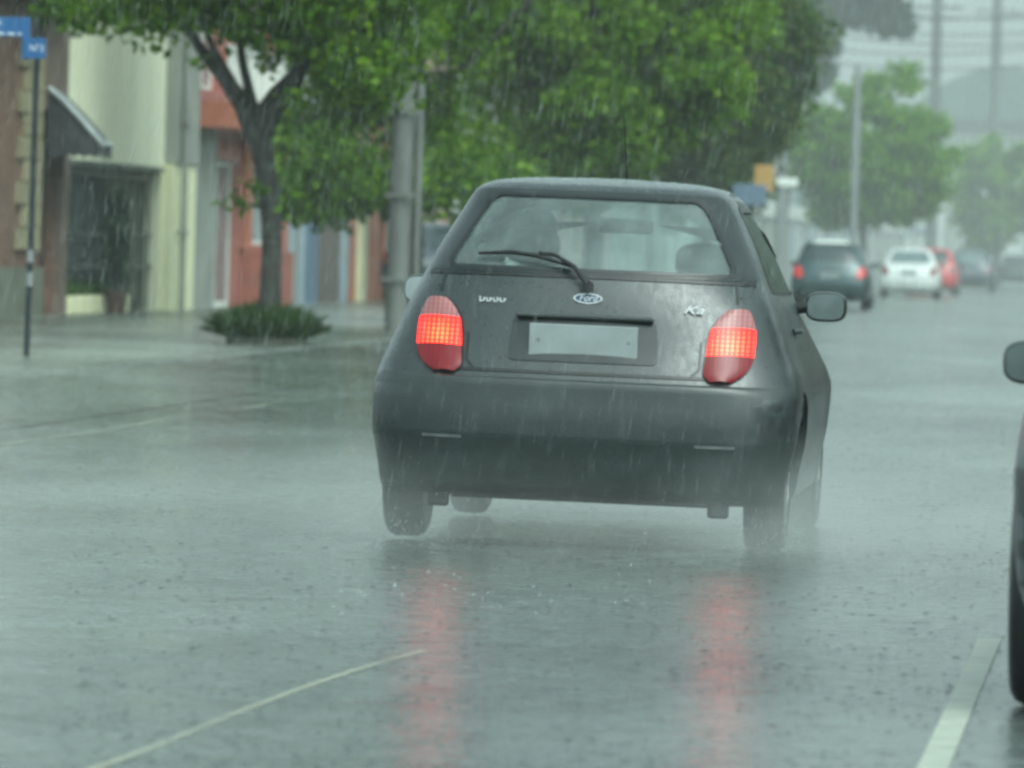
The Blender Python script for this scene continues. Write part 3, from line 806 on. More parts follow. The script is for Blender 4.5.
m = MB(); m.box(7.6, 7.755, -40, 700, -.01, .105); o = m.build('kerb', M['kerb'], bevel=.02); o['kind'] = 'structure'
def strip(name, pts, w, mat, z=.004):
    rows = []
    for i, p in enumerate(pts):
        q0, q1 = pts[max(0, i-1)], pts[min(len(pts)-1, i+1)]
        d = Vector((q1[0]-q0[0], q1[1]-q0[1])).normalized(); n = (-d.y*w/2, d.x*w/2)
        rows.append([(p[0]+n[0], p[1]+n[1], z), (p[0]-n[0], p[1]-n[1], z)])
    m = MB(); m.grid(rows); o = m.build(name, mat); o['kind'] = 'structure'; return o
strip('lane_marking', [(-.455, y) for y in np.linspace(8, 20.3, 30)], .07, M['line'])
def worn(name, c, lo, hi, al=.9):
    m, nt, b = newmat(name); b.inputs['Base Color'].default_value = (*c, 1); b.inputs['Roughness'].default_value = .4
    f = math_n(nt, 'ADD', math_n(nt, 'MULTIPLY', noise(nt, .7, 2), .6), math_n(nt, 'MULTIPLY', noise(nt, 14, 5, .7), .4))
    nt.links.new(ramp(nt, f, [(lo, 0), (hi, al)]), b.inputs['Alpha']); return m
M['seam'] = worn('worn_lane_paint', (.50,.52,.38), .38, .64, .5)
M['seam2'] = worn('thin_worn_paint', (.50,.50,.36), .34, .60, .5)
strip('lane_marking', [(-6.1 + .02*math.sin(y), y) for y in np.linspace(22, 48, 60)], .04, M['seam'])
strip('lane_marking', [(p.x, p.y) for p in [on_z(*q) for q in ((60,784),(100,768),(150,750),(200,729),(250,709),(300,690),(350,673),(390,661),(424,652))]], .020, M['seam2'])

# ------------------------------------------------------------------ trees
def leaf_cloud(clumps, nleaf, size, seed=0, droop=.3, flat=.8):
    """many single leaves scattered in clumps: array of (centre, radius)"""
    rg = np.random.default_rng(seed)
    cs = np.array([c[0] for c in clumps]); rs = np.array([c[1] for c in clumps])
    wts = rs**2; wts /= wts.sum(); idx = rg.choice(len(clumps), nleaf, p=wts)
    d = rg.normal(size=(nleaf, 3)); d /= np.linalg.norm(d, axis=1)[:, None]
    rad = rs[idx] * (rg.random(nleaf)**.45) * (1 + .25*rg.random(nleaf))
    P = cs[idx] + d * rad[:, None] * np.array([1, 1, flat])
    a = rg.normal(size=(nleaf, 3)); a[:, 2] = a[:, 2]*.6 - droop; a /= np.linalg.norm(a, axis=1)[:, None]
    b = rg.normal(size=(nleaf, 3)); b -= (a*b).sum(1)[:, None]*a; b /= np.linalg.norm(b, axis=1)[:, None]
    s = size * (.6 + .8*rg.random(nleaf))[:, None]
    n = np.cross(a, b)
    v = np.stack([P, P + a*s*.5 + b*s*.36 - n*s*.06, P + a*s, P + a*s*.5 - b*s*.36 - n*s*.06], 1).reshape(-1, 3)
    f = (np.arange(nleaf)[:, None]*4 + np.array([0, 1, 2, 3]))
    return v, f
def fast_mesh(name, v, f, mat, parent=None):
    me = bpy.data.meshes.new(name)
    n = len(f); k = f.shape[1]
    me.vertices.add(len(v)); me.vertices.foreach_set('co', np.ascontiguousarray(v, dtype=np.float32).ravel())
    me.loops.add(n*k); me.loops.foreach_set('vertex_index', f.ravel().astype(np.int32))
    me.polygons.add(n); me.polygons.foreach_set('loop_start', np.arange(0, n*k, k, dtype=np.int32)); me.polygons.foreach_set('loop_total', np.full(n, k, dtype=np.int32))
    me.update(calc_edges=True); me.validate()
    return link(name, me, mat, parent)

def tree(name, base, forks, clumps, nleaf, lsize, lmat, label, trunk, seed=1, group=None, droop=.3):
    """trunk / forks: world point lists with radii"""
    root = empty(name, base); tag(root, label, 'tree', group)
    m = MB(); m.tube([p for p, r in trunk], [r for p, r in trunk], 14); m.build('trunk', M['bark'], root, world=True, smooth=True, sharp=80)
    for fk in forks:
        m = MB(); m.tube([p for p, r in fk], [r for p, r in fk], 8); m.build('branch', M['bark'], root, world=True, smooth=True, sharp=80)
    v, f = leaf_cloud(clumps, nleaf, lsize, seed, droop); v = v - np.array(base)
    fast_mesh('crown', v, f, lmat, root)
    return root
def blob(cx, cy, cz, rx, ry, rz, n, r0, r1, seed, shell=.55, cut=None):
    rg = random.Random(seed); out = []
    while len(out) < n:
        p = [rg.uniform(-1, 1) for _ in range(3)]; q = sum(x*x for x in p)
        if q > 1 or (q < shell*shell and rg.random() < .6): continue
        c = (cx+p[0]*rx, cy+p[1]*ry, cz+p[2]*rz)
        if cut and cut(c): continue
        out.append((c, rg.uniform(r0, r1)))
    return out

# tree A: the street tree with the forked trunk
YA = 67.5
def A(px, py, dy=0): return tuple(on_y(px, py, YA + dy))
tb = A(268, 341)
base = (tb[0], tb[1], .10)
trunk = [((tb[0], tb[1], .05), .145), (A(270,300), .115), (A(272,250), .102), (A(270,200), .105), (A(265,165), .105), (A(258,132), .12)]
forks = [
 [(A(258,138),.13),(A(243,105),.10),(A(222,75),.075),(A(200,48),.055),(A(183,20),.045),(A(165,-30,.4),.03)],
 [(A(256,135),.09),(A(250,112),.06),(A(232,82,-.3),.05),(A(214,50,-.5),.04),(A(200,15,-.8),.03)],
 [(A(258,128),.08),(A(250,95),.055),(A(242,60,.5),.045),(A(238,20,.8),.04),(A(230,-40,1),.03)],
 [(A(256,120),.08),(A(275,92),.06),(A(296,70,.6),.05),(A(316,40,1),.045),(A(335,0,1.3),.04)],
 [(A(260,135),.12),(A(272,112),.10),(A(290,90),.085),(A(306,60),.07),(A(318,35),.06),(A(326,-5),.05),(A(340,-70),.03)],
 [(A(266,208),.03),(A(250,205,-.2),.015),(A(236,196,-.4),.008)]]
cl = []
def cA(px, py, r, dy=0): cl.append((A(px, py, dy), r))
for k in range(150):
    px = random.uniform(60, 430); lim = 8 + 26 * (abs(px-250)/190) * (px > 250) + random.uniform(-30, 12)
    py = random.uniform(-330, lim); cA(px, py, random.uniform(.25, .5), random.uniform(-2.4, 2.4))
for px, py, r in ((60,8,.28),(85,10,.3),(110,14,.25),(160,14,.3),(182,18,.22),(225,22,.3),(250,15,.3),(280,28,.35),(310,25,.4),(340,40,.45),(365,55,.45),(395,30,.45),(330,85,.3),(205,8,.3),(236,35,.2),(300,10,.4),(130,2,.3),
                  (350,10,.5),(380,80,.4),(300,45,.25),(268,60,.18),(290,95,.16),(195,60,.08)):
    for q in range(2): cA(px + random.uniform(-8,8), py + random.uniform(-6,6), r*random.uniform(.7,1.1), random.uniform(-1.4,1.4))
for px, py, r in ((225,201,.10),(238,196,.11),(250,192,.10),(262,188,.08),(245,205,.06),(284,205,.06)): cA(px, py, r, -.3)
tree('street_tree', base, forks, cl, 34000, .105, M['leafA'], 'street tree with forked dark trunk rising from the grassy round planter', trunk, 3)

# its planter
pr = empty('planter', (tb[0]-.02, tb[1], .10)); tag(pr, 'low round planter overgrown with grass at the foot of the forked tree', 'planter')
m = MB(); m.lathe([(.40,-.02),(.42,.09),(.40,.10),(.38,.09),(.2,.10)], 'z', (0,0,0), 28); m.build('rim', M['plinth'], pr, smooth=True)
def tuft(n, r, h, seed, w=.02):
    rg = np.random.default_rng(seed); a = rg.random(n)*2*PI; q = r*np.sqrt(rg.random(n))
    P = np.stack([q*np.cos(a), q*np.sin(a), np.full(n, .08)], 1)
    hh = h*(.35+.8*rg.random(n)**1.6)*(1-.45*(q/r)**2); lean = rg.normal(size=(n,2))*.10 + np.stack([np.cos(a),np.sin(a)],1)*(q/r)[:,None]*.05
    t = P + np.stack([lean[:,0], lean[:,1], hh], 1)
    b = rg.random(n)*2*PI; s = np.stack([np.cos(b), np.sin(b), 0*b], 1)*w
    mid = (P+t)/2 + np.array([0,0,.03])
    v = np.stack([P-s, P+s, mid+s*.8, t, mid-s*.8], 1).reshape(-1,3)
    return v, np.arange(n)[:,None]*5 + np.arange(5)
v, f = tuft(4600, .46, .36, 5, .016); gt = fast_mesh('grass', v, f, M['grass'], pr); gt['kind'] = 'stuff'

# trees along the kerb behind it
def kerb_tree(name, px, Y, top, crown_b, rx, label, lmat, seed, nleaf=16000, lsize=.16, X=-9.9, ncl=110, r0=.35, r1=.7, extra=(), cx=None, tr=.17, ry=None, group='street trees along the far kerb', rz=None):
    s = F / Y * .9956
    x = X; cz = (top + crown_b)/2; rzz = (top - crown_b)/2
    cxx = x if cx is None else cx
    tk = [((x, Y, .05), tr*1.25), ((x+.05, Y, 1.2), tr), ((x-.03, Y, crown_b+.4), tr*.85), ((cxx, Y, cz), tr*.5)]
    rg = random.Random(seed); fk = []
    for k in range(6):
        a = 2*PI*k/6 + rg.random(); z0 = crown_b + .3 + .25*k
        fk.append([((x, Y, z0), tr*.5), ((cxx + rx*.35*math.cos(a), Y+rx*.35*math.sin(a), z0+.9), tr*.32), ((cxx + rx*.75*math.cos(a), Y+rx*.75*math.sin(a), z0+1.9), tr*.15)])
    c = blob(cxx, Y, cz, rx, ry or rx, rzz, ncl, r0, r1, seed) + [(tuple(on_y(a + q, b - abs(q)*.5, Y + d + q*.08)), r*1.1) for a, b, r, d in extra for q in (-9, 0, 9)]
    return tree(name, (x, Y, .1), fk, c, nleaf, lsize, lmat, label, tk, seed, group)
kerb_tree('street_tree', 420, 91, 10.5, 2.6, 2.5, 'broad bright green tree behind the thick concrete pole, second along the kerb', M['leafB'], 11, 70000, .12, X=-10.0, cx=-9.9, ncl=230, ry=3.2,
   extra=[(300,200,.35,-1),(330,205,.4,-1),(360,190,.4,-1),(310,165,.5,-1),(290,140,.35,-.5),(345,160,.5,-1),(385,185,.4,-1),(275,185,.25,-1),(320,120,.5,0),(430,190,.5,-1),(460,180,.5,-1),(500,180,.5,0),(450,150,.6,0),(290,215,.16,-1),(400,205,.3,0)])
kerb_tree('street_tree', 590, 121, 11.5, 2.1, 3.0, 'leafy mid green tree spreading above the roof of the charcoal hatchback', M['leafA'], 12, 80000, .135, X=-10.0, ncl=240,
   extra=[(560,170,.5,-1),(600,160,.5,-1),(640,150,.5,-1),(520,175,.5,0),(690,80,.4,-1),(715,82,.3,-1),(730,78,.22,-1),(660,40,.6,0),(675,130,.4,0),(580,190,.5,0),(620,185,.5,0)])
kerb_tree('street_tree', 715, 152, 12.5, 1.7, 2.7, 'tall dark tree with rusty tinted leaves right of the bright one', M['leafC'], 13, 60000, .16, X=-10.0, cx=-10.25, ncl=220, r0=.4, r1=.75,
   extra=[(775,60,.5,0),(775,110,.5,0),(755,150,.5,0),(735,175,.45,0),(700,180,.6,0),(780,20,.5,0)])
kerb_tree('street_tree', 870, 218, 6.3, 1.9, 2.35, 'small yellow-green tree beyond the parked teal car', M['leafD'], 14, 28000, .17, X=-9.3, cx=-9.1, ncl=120, r0=.35, r1=.6, tr=.11,
   extra=[(905,72,.3,0),(907,88,.35,0),(875,85,.35,0),(872,100,.35,0),(850,95,.3,0),(930,130,.5,0),(938,160,.5,0),(808,150,.5,0),(820,120,.4,0),(800,180,.4,0),(900,215,.5,0),(830,215,.5,0)])
def YT(px, py, Y): return tuple(on_y(px, py, Y))
cl2 = [(YT(px, py, 262+random.uniform(-2,2)), r) for px, py, r in ((800,0,.9),(820,5,.8),(845,8,.7),(870,3,.8),(890,10,.8),(900,22,.6),(905,32,.35),(885,28,.5),(825,25,.5),(805,30,.8),(815,55,.7),(825,72,.5),(812,85,.5),(830,45,.35),(860,18,.5),(810,-30,1.2),(850,-30,1.2),(880,-30,1.2),(790,60,.9),(790,20,1.0))]
tree('tall_tree', (-14.5, 262, .1), [[(YT(800,90,262),.15),(YT(830,40,262),.1),(YT(870,10,262),.08),(YT(895,5,262),.05)]], cl2, 9000, .28, M['leafE'], 'tall hazy grey-green tree with drooping boughs at the top right',
     [((-14.5,262,.05),.3),((-14.2,262,5),.25),(YT(800,90,262),.2),(YT(800,-20,262),.15)], 15)
kerb_tree('street_tree', 1010, 300, 6.6, 1.6, 1.9, 'green tree at the right edge beyond the far cars', M['leafD'], 16, 8000, .28, X=-6.9+.0, ncl=45, r0=.4, r1=.7, tr=.12)
for i, Y_ in enumerate((34, 62, 112, 150)):  # unseen trees on the right, added for the car's side to reflect
    kerb_tree('street_tree', 0, Y_, 8.5, 2.4, 3.0, ['nearest street tree on the right-hand pavement', 'second street tree along the right-hand pavement', 'third street tree along the right-hand pavement', 'farthest street tree on the right-hand pavement'][i], M['leafB'], 50+i, 9000, .26, X=9.0, ncl=90, group='street trees on the right-hand pavement')
# distant wood behind the shops, one hazy mass per gap
for i, (X_, Y_, h_, lab) in enumerate(((-21, 190, 9, 'dark rounded tree rising behind the shop fronts, nearest of those at the back'), (-24, 240, 10, 'hazy tree behind the shop fronts farther down the street'), (-22, 320, 10, 'faint tree behind the farthest roofs'))):
    kerb_tree('garden_tree', 0, Y_, h_, 1.5, 4, lab, M['leafE'], 30+i, 7000, .32, X=X_, ncl=60, r0=.7, r1=1.1, group='trees behind the buildings')

# ------------------------------------------------------------------ buildings on the left
def fy(px, py=250): return on_x(px, py, XF).y
def fz(px, py): return on_x(px, py, XF).z
def wall_open(m, x0, x1, y0, y1, z0, z1, ops):
    ys = sorted({y0, y1, *[o[0] for o in ops], *[o[1] for o in ops]}); zs = sorted({z0, z1, *[o[2] for o in ops], *[o[3] for o in ops]})
    ys = [y for y in ys if y0 <= y <= y1]; zs = [z for z in zs if z0 <= z <= z1]
    for a, b in zip(ys[:-1], ys[1:]):
        for c, d in zip(zs[:-1], zs[1:]):
            my, mz = (a+b)/2, (c+d)/2
            if any(o[0] < my < o[1] and o[2] < mz < o[3] for o in ops): continue
            m.box(x0, x1, a, b, c, d)
def shell(root, mat, y0, y1, h, ops=(), depth=9, z0=0):
    m = MB(); wall_open(m, XF-.3, XF, y0, y1, z0, h, ops)
    m.box(XF-depth, XF-.302, y0, y0+.25, z0, h); m.box(XF-depth, XF-.302, y1-.25, y1, z0, h); m.box(XF-depth, XF-depth+.25, y0+.252, y1-.252, z0, h)
    m.build('wall', mat, root, world=True)
    m = MB(); m.box(XF-depth+.26, XF-.31, y0+.26, y1-.26, h-.3, h-.1); m.build('roof', M['greyst'], root, world=True)
def window(root, y0, y1, z0, z1, mat, frame=M['white'], rec=.12, fr=.07, name='window', mull=1):
    f = MB(); xa = XF - rec
    f.box(xa-.05, xa, y0, y1, z0, z0+fr); f.box(xa-.05, xa, y0, y1, z1-fr, z1); f.box(xa-.05, xa, y0, y0+fr, z0+fr, z1-fr); f.box(xa-.05, xa, y1-fr, y1, z0+fr, z1-fr)
    for k in range(1, mull+1):
        yc = y0 + (y1-y0)*k/(mull+1); f.box(xa-.045, xa-.005, yc-.03, yc+.03, z0+fr, z1-fr)
    o = f.build(name, frame, root, world=True)
    g = MB(); g.box(xa-.04, xa-.02, y0+fr, y1-fr, z0+fr, z1-fr)
    L = root.location
    g.v = [(v[0]-L.x, v[1]-L.y, v[2]-L.z) for v in g.v]
    g.build('pane', mat, o); return o
def box_part(root, name, mat, x0, x1, y0, y1, z0, z1, bevel=0):
    m = MB(); m.box(x0, x1, y0, y1, z0, z1); return m.build(name, mat, root, world=True, bevel=bevel)

# 1 brick house at the left edge
yb0, yb1 = 68.0, fy(60)
b1 = empty('brick_house', (XF, yb0, .1)); tag(b1, 'brown brick house with stone quoins and plinth at the left edge', 'house')
zt1 = 4.1
dy0, dy1 = fy(38), fy(54)
wy0, wy1 = fy(-75), fy(-25)
ops = [(dy0, dy1, 0, 2.75), (wy0, wy1, 1.1, 2.6)]
shell(b1, M['brick'], yb0, yb1, zt1, ops)
window(b1, wy0, wy1, 1.1, 2.6, M['darkglass'])
box_part(b1, 'door', M['darkwood'], XF-.2, XF-.12, dy0+.02, dy1-.02, .1, 2.74)
box_part(b1, 'plinth', M['plinth'], XF+.002, XF+.08, yb0, dy0, .1, .72)
box_part(b1, 'upper_wall', M['brownw'], XF+.003, XF+.06, fy(36), yb1, 2.76, zt1-.02)
for k in range(9):
    yq = fy(14 + (k % 2)*5); box_part(b1, 'quoin', M['stone'], XF+.002, XF+.07, yq, fy(35), .95 + .29*k+1.0*0, 1.22 + .29*k)
box_part(b1, 'eave', M['darkwood'], XF-.2, XF+.45, yb0, fy(52), zt1+.002, zt1+.22)
box_part(b1, 'door_frame', M['brownw'], XF+.003, XF+.10, dy1+.0, fy(60), .1, 2.75)
# awning over its door: quarter roll of black canvas on a side bracket
aw = empty('awning', (XF, fy(42), 2.4)); tag(aw, 'black canvas awning with pale trim and scalloped edge over the brown doorway', 'awning')
ay0, ay1 = fy(43, 120), fy(43, 120) + 1.0
zA0 = fz(43, 90); zA1 = fz(43, 142)
pj = .68
m = MB(); rows = []
for y in np.linspace(ay0, ay1, 9): rows.append([(XF+.07 + pj*t, y, zA0 + (zA1-zA0)*(t**1.15)) for t in np.linspace(0, 1, 9)])
m.grid(rows)
for y in (ay0, ay1):
    m.add([(XF+.07, y, zA0)] + [(XF+.07 + pj*t, y, zA0 + (zA1-zA0)*(t**1.15)) for t in np.linspace(.12, 1, 8)] + [(XF+.07+pj, y, zA1-.14), (XF+.07, y, zA1-.14)], [tuple(range(11))])
# scalloped valance
N = 24; top = []; bot = []
for k in range(N*4+1):
    y = ay0 + (ay1-ay0)*k/(N*4); top.append((XF+.07+pj+.001, y, zA1)); bot.append((XF+.07+pj+.001, y, zA1-.16-.04*abs(math.sin(PI*k/8))))
m.grid([top, bot])
top = []; bot = []
for k in range(41):
    x = XF+.07 + pj*k/40; top.append((x, ay0-.002, zA1-.10)); bot.append((x, ay0-.002, zA1-.15-.035*abs(math.sin(PI*k/8))))
m.grid([top, bot])
m.build('canopy', M['awning'], aw, world=True)
m = MB(); m.tube([(XF+.07 + pj*t, ay0-.02, zA0+.03 + (zA1-zA0)*(t**1.15)) for t in np.linspace(0, 1, 8)], .035, 8); m.tube([(XF+.07+pj, ay0, zA1), (XF+.07+pj, ay1, zA1)], .035, 8)
m.build('frame', M['awning_trim'], aw, world=True)

# 2 cream building with the glazed gate
yc0, yc1 = yb1 + .02, fy(184)
b2 = empty('cream_building', (XF, yc0, .1)); tag(b2, 'cream plastered two storey building with dark glazed front behind iron bars', 'building')
zg = fz(100, 167)
go0, go1 = yc0 + .1, fy(159)
shell(b2, M['plaster'], yc0, yc1, 7.5, [(go0, go1, 0, zg)])
window(b2, go0, fy(118), .55, zg, M['darkglass'], M['ironwork'], .25, .06, 'window', 3)
dr = window(b2, fy(119), go1, .1, zg, M['darkglass'], M['ironwork'], .25, .10, 'door', 1)
m = MB()
yy_ = go0 + .1
while yy_ < go1 - .05:
    m.tube([(XF-.12, yy_, .12), (XF-.12, yy_, zg-.02)], .018 , 6); yy_ += .42
for z_ in (.7, zg*.55, zg-.12): m.box(XF-.135, XF-.105, go0, go1, z_, z_+.05)
m.build('grille', M['ironwork'], b2, world=True)
box_part(b2, 'pier', M['cream'], XF+.002, XF+.16, fy(160), yc1-.05, .1, fz(172, 165))
box_part(b2, 'pillar', M['greyst'], XF+.002, XF+.20, fy(162), yc1-.05, fz(172, 164), 7.4)
box_part(b2, 'lintel', M['ironwork'], XF+.002, XF+.05, go0, go1, zg, zg+.07)
m = MB(); m.box(XF+.003, XF+.03, fy(60)+.1, fy(62)+.3, fz(70,36), fz(70,36)+.05); m.tube([(XF+.02, fy(62), fz(70,36)), (XF+.2, fy(62), fz(70,36)+.01)], .03); m.build('bracket', M['ironwork'], b2, world=True)
m = MB(); m.tube([(XF+.26, fy(165), .1), (XF+.26, fy(165), 7.2)], .045, 8)
for z_ in (1.2, 2.8, 4.6): m.box(XF+.19, XF+.32, fy(165)-.07, fy(165)+.07, z_, z_+.06)
m.build('downpipe', M['greyst'], b2, world=True)
pw = empty('planter_wall', (XF, go0, .1)); tag(pw, 'low pale kerb bed with small plants below the dark glazed front', 'planter')
m = MB(); m.box(XF+.003, XF+.14, go0, fy(121), .1, .34); m.build('rim', M['cream'], pw, world=True, bevel=.02)
v, f = leaf_cloud([((0.02, t, .18), .14) for t in np.linspace(.4, fy(119)-go0-.3, 22)], 1400, .09, 8)
fast_mesh('foliage', v + np.array([-.12,0,.12]), f, M['grass'], pw)
# dark upright shrub seen inside the bars
sh = empty('potted_shrub', (XF+.30, fy(95), .1)); tag(sh, 'slim dark upright shrub standing against the barred glass front', 'plant')
m = MB(); m.lathe([(.12,0),(.16,.3),(.17,.32),(.14,.32)], 'z', (0,0,.0), 16); m.build('pot', M['darkwood'], sh, smooth=True)
v, f = leaf_cloud([((0, 0, .5+.14*k), .17-.006*k) for k in range(9)], 1500, .08, 9); fast_mesh('foliage', v, f, M['leafE'], sh)

# 3 orange-red house with balcony
yo0, yo1 = yc1 + .02, fy(288)
b3 = empty('orange_house', (XF, yo0, .1)); tag(b3, 'orange-red house with white balcony railing, pale door and brick pier', 'house')
zb = fz(220, 131); zb2 = fz(220, 105)
d0, d1 = fy(209), fy(237); w0, w1 = fy(249), fy(284)
shell(b3, M['redp'], yo0, yo1, 6.5, [(d0, d1, 0, fz(222,160)), (w0, w1, fz(265,245), fz(265,160)), (fy(196), fy(215), zb2+.2, zb2+1.9), (fy(235), fy(262), zb2+.2, zb2+1.9)])
window(b3, d0, d1, .1, fz(222,160), M['paleglass'], M['white'], .12, .08, 'door', 1)
window(b3, w0, w1, fz(265,245), fz(265,160), M['paleglass'], M['white'])
window(b3, fy(196), fy(215), zb2+.2, zb2+1.9, M['paleglass'], M['white']); window(b3, fy(235), fy(262), zb2+.2, zb2+1.9, M['paleglass'], M['white'])
box_part(b3, 'column', M['greyst'], XF+.002, XF+.12, yo0+.05, fy(207), .1, zb-.01)
box_part(b3, 'balcony_slab', M['orange'], XF+.002, XF+.65, yo0+.02, fy(270), zb, zb2)
box_part(b3, 'pier', M['redbrick'], XF+.002, XF+.5, fy(240), fy(256), .1, fz(245,250))
box_part(b3, 'brick_base', M['redbrick'], XF+.002, XF+.10, fy(257), yo1-.02, .1, fz(265,252))
box_part(b3, 'pilaster', M['orange'], XF+.002, XF+.09, fy(239), fy(246), fz(245,249), zb-.01)
m = MB(); yq = yo0 + .15
while yq < fy(268): m.tube([(XF+.58, yq, zb2), (XF+.58, yq, zb2+.75)], .03, 6); yq += .32
m.box(XF+.54, XF+.62, yo0+.1, fy(269), zb2+.75, zb2+.83); m.build('balcony_railing', M['white'], b3, world=True)

# 4 pale blue house with roller shutter
y40, y41 = yo1 + .02, fy(349)
b4 = empty('blue_house', (XF, y40, .1)); tag(b4, 'pale blue-grey low house with brown roller shutter and blue post', 'house')
g0, g1 = fy(314), fy(347)
shell(b4, M['blueg'], y40, y41, 4.6, [(g0, g1, 0, 2.35), (fy(296), fy(304), 0, 2.1)])
box_part(b4, 'garage_door', M['garage'], XF-.2, XF-.12, g0+.01, g1-.01, .1, 2.34)
box_part(b4, 'door', M['brownw'], XF-.2, XF-.1, fy(296)+.01, fy(304)-.01, .1, 2.09)
box_part(b4, 'blue_post', M['bluep'], XF+.002, XF+.12, fy(305), fy(312), .1, 2.9)
box_part(b4, 'cornice', M['white'], XF+.002, XF+.15, y40+.02, y41-.02, 4.35, 4.6)

# 5 bright orange shop
y50, y51 = y41 + .02, fy(392)
b5 = empty('orange_shop', (XF, y50, .1)); tag(b5, 'bright orange shop front with cream stripe behind the concrete pole', 'shop')
shell(b5, M['orange2'], y50, y51, 4.2, [(fy(378), fy(386), 0, 2.3)])
box_part(b5, 'cream_stripe', M['cream'], XF+.002, XF+.1, fy(356), fy(362), .1, 3.9)
box_part(b5, 'pale_corner', M['white'], XF+.002, XF+.12, fy(386), fy(391), .1, 4.1)
box_part(b5, 'door', M['paleglass'], XF-.2, XF-.12, fy(378)+.01, fy(386)-.01, .1, 2.29)

# 6.. further fronts, hazy
specs = [(392, 450, 5.2, 'pinkw', 'pinkish low house beyond the orange shop'), (450, 540, 6.0, 'white', 'off-white two storey house behind the second street tree'),
         (540, 610, 4.8, 'pinkw', 'pink walled house hidden behind the hatchback roof line'), (610, 668, 6.5, 'greyst', 'grey building behind the dark rusty tree'),
         (668, 726, 4.5, 'white', 'low white shop with a blue and yellow board'), (726, 790, 5.0, 'greyst', 'grey shop front left of the teal car'),
         (790, 850, 4.2, 'blueg', 'pale blue-grey shop behind the small yellow-green tree'), (850, 905, 4.6, 'greyst', 'grey shop front above the white saloon'),
         (905, 950, 4.0, 'white', 'faint white building above the red car')]
for a, b, h, mt, lab in specs:
    ya, yb = fy(a) + .03, fy(b)
    r = empty('shop_building', (XF, ya, .1)); tag(r, lab, 'building', 'buildings fading down the street')
    n = 2 if yb - ya < 14 else 3; ops = []; w_ = (yb-ya)/n
    for k in range(n): ops.append((ya + w_*(k+.2), ya + w_*(k+.8), .1 if k % 2 == 0 else .9, 2.4))
    if h > 5:
        for k in range(n): ops.append((ya + w_*(k+.3), ya + w_*(k+.7), 3.4, 4.7))
    shell(r, M[mt], ya, yb, h, ops, 8)
    for o in ops: window(r, *o, M['darkglass'] if o[2] < 3 else M['paleglass'], M['white'])
    box_part(r, 'fascia', M['white'] if mt != 'white' else M['bluep'], XF+.002, XF+.12, ya+.2, yb-.2, 2.55, 3.05)

r = empty('brick_building', (12.6, 20, .1)); tag(r, 'long brown brick building on the right-hand pavement outside the picture', 'building')
m = MB(); m.box(12.6, 20, 16, 300, 0, 7); m.build('wall', M['brick'], r, world=True)  # unseen long block, added as something for the car's flank to mirror
m = MB()
for k in range(40): m.box(12.54, 12.62, 19+6.4*k, 21.4+6.4*k, .9, 2.5)
m.build('windows', M['darkglass'], r, world=True)
# far shed closing the view
p0 = on_y(893, 112, 430); p1 = on_y(1075, 118, 430)
hb = empty('warehouse', (p0.x, 430, .1)); tag(hb, 'large hazy shed with green curved roof closing the view at the top right', 'building')
x0, x1 = p0.x, p1.x; ez = on_y(960, 120, 430).z; tz = on_y(930, 64, 430).z
m = MB(); m.box(x0+.6, x1-.6, 430.4, 450, 0, ez-.7); m.build('wall', M['white'], hb, world=True)
rows = []
for y in (430, 451): rows.append([(x0 + (x1-x0)*t, y, ez + (tz-ez)*(math.sin(PI*min(1, t/.62)/2) if t < .62 else math.cos(PI*(t-.62)/.76*.8))) for t in np.linspace(0, 1, 24)])
m = MB(); m.grid(rows); m.add(rows[0] + [(x1, 430, ez), (x0, 430, ez)], [tuple(range(26))]); m.build('roof', M['hillroof'], hb, world=True)
m = MB(); m.box(x0-.4, x1+.4, 429.4, 430.3, ez-.7, ez+.05); m.build('fascia', M['ironwork'], hb, world=True)
for k in range(4):
    xx = x0 + 1 + (x1-x0)*.22*k; box_part(hb, 'door', M['greyst'], xx, xx+1.3, 430.2, 430.39, 0.1, ez-2)

# ------------------------------------------------------------------ poles, wires, signs
def pole(name, px, Y, ztop, r0, r1, mat, label, X=None, lean=0, arms=False, n=16, grp=None):
    X = X if X is not None else on_y(px, 250, Y).x
    root = empty(name, (X, Y, .1)); tag(root, label, 'pole', grp)
    m = MB(); m.tube([(0,0,-.05),(lean*.3,0,ztop*.3),(lean*.6,0,ztop*.6),(lean,0,ztop)], [r0, r0+(r1-r0)*.3, r0+(r1-r0)*.6, r1], n)
    m.build('shaft', mat, root, smooth=True)
    if arms:
        m = MB()
        for z in arms: m.box(-1.1, 1.1, -.06, .06, z, z+.12)
        m.build('crossarm', mat, root)
        m = MB()
        for z in arms:
            for x in (-1.0, -.5, .5, 1.0): m.lathe([(.03,0),(.07,.05),(.04,.1),(.06,.14),(.02,.18)], 'z', (x, 0, z+.12), 10)
        o = m.build('insulators', M['white'], root, smooth=True)
    return root
up = pole('utility_pole', 398, 80.5, 9.5, .145, .115, M['concrete'], 'thick wet concrete pole beside the left mirror of the charcoal hatchback', lean=.12)
m = MB(); m.tube([(.22,-.02,0),(.23,-.02,2.9),(.22,-.02,2.95)], .045, 10)
for z_ in (.6, 1.6, 2.6): m.box(-.16, .24, -.19, -.16, z_, z_+.04)
m.build('conduit', M['concrete'], up, smooth=False)
pole('lamp_post', 853, 214, 7.1, .13, .10, M['palepole'], 'slim grey pole standing in front of the small yellow-green tree')
q1 = pole('power_pole', 931, 288, 15, .26, .20, M['concrete'], 'tall concrete power pole rising out of the top edge left of its twin', grp='tall power poles', arms=(11.6, 12.6))
q2 = pole('power_pole', 991, 335, 17, .32, .22, M['concrete'], 'tallest power pole, right of its twin, above the dark blue far car', grp='tall power poles', arms=(13.2, 14.6))
pole('lamp_post', 970, 300, 6.0, .09, .07, M['palepole'], 'thin short post between the two tall power poles')
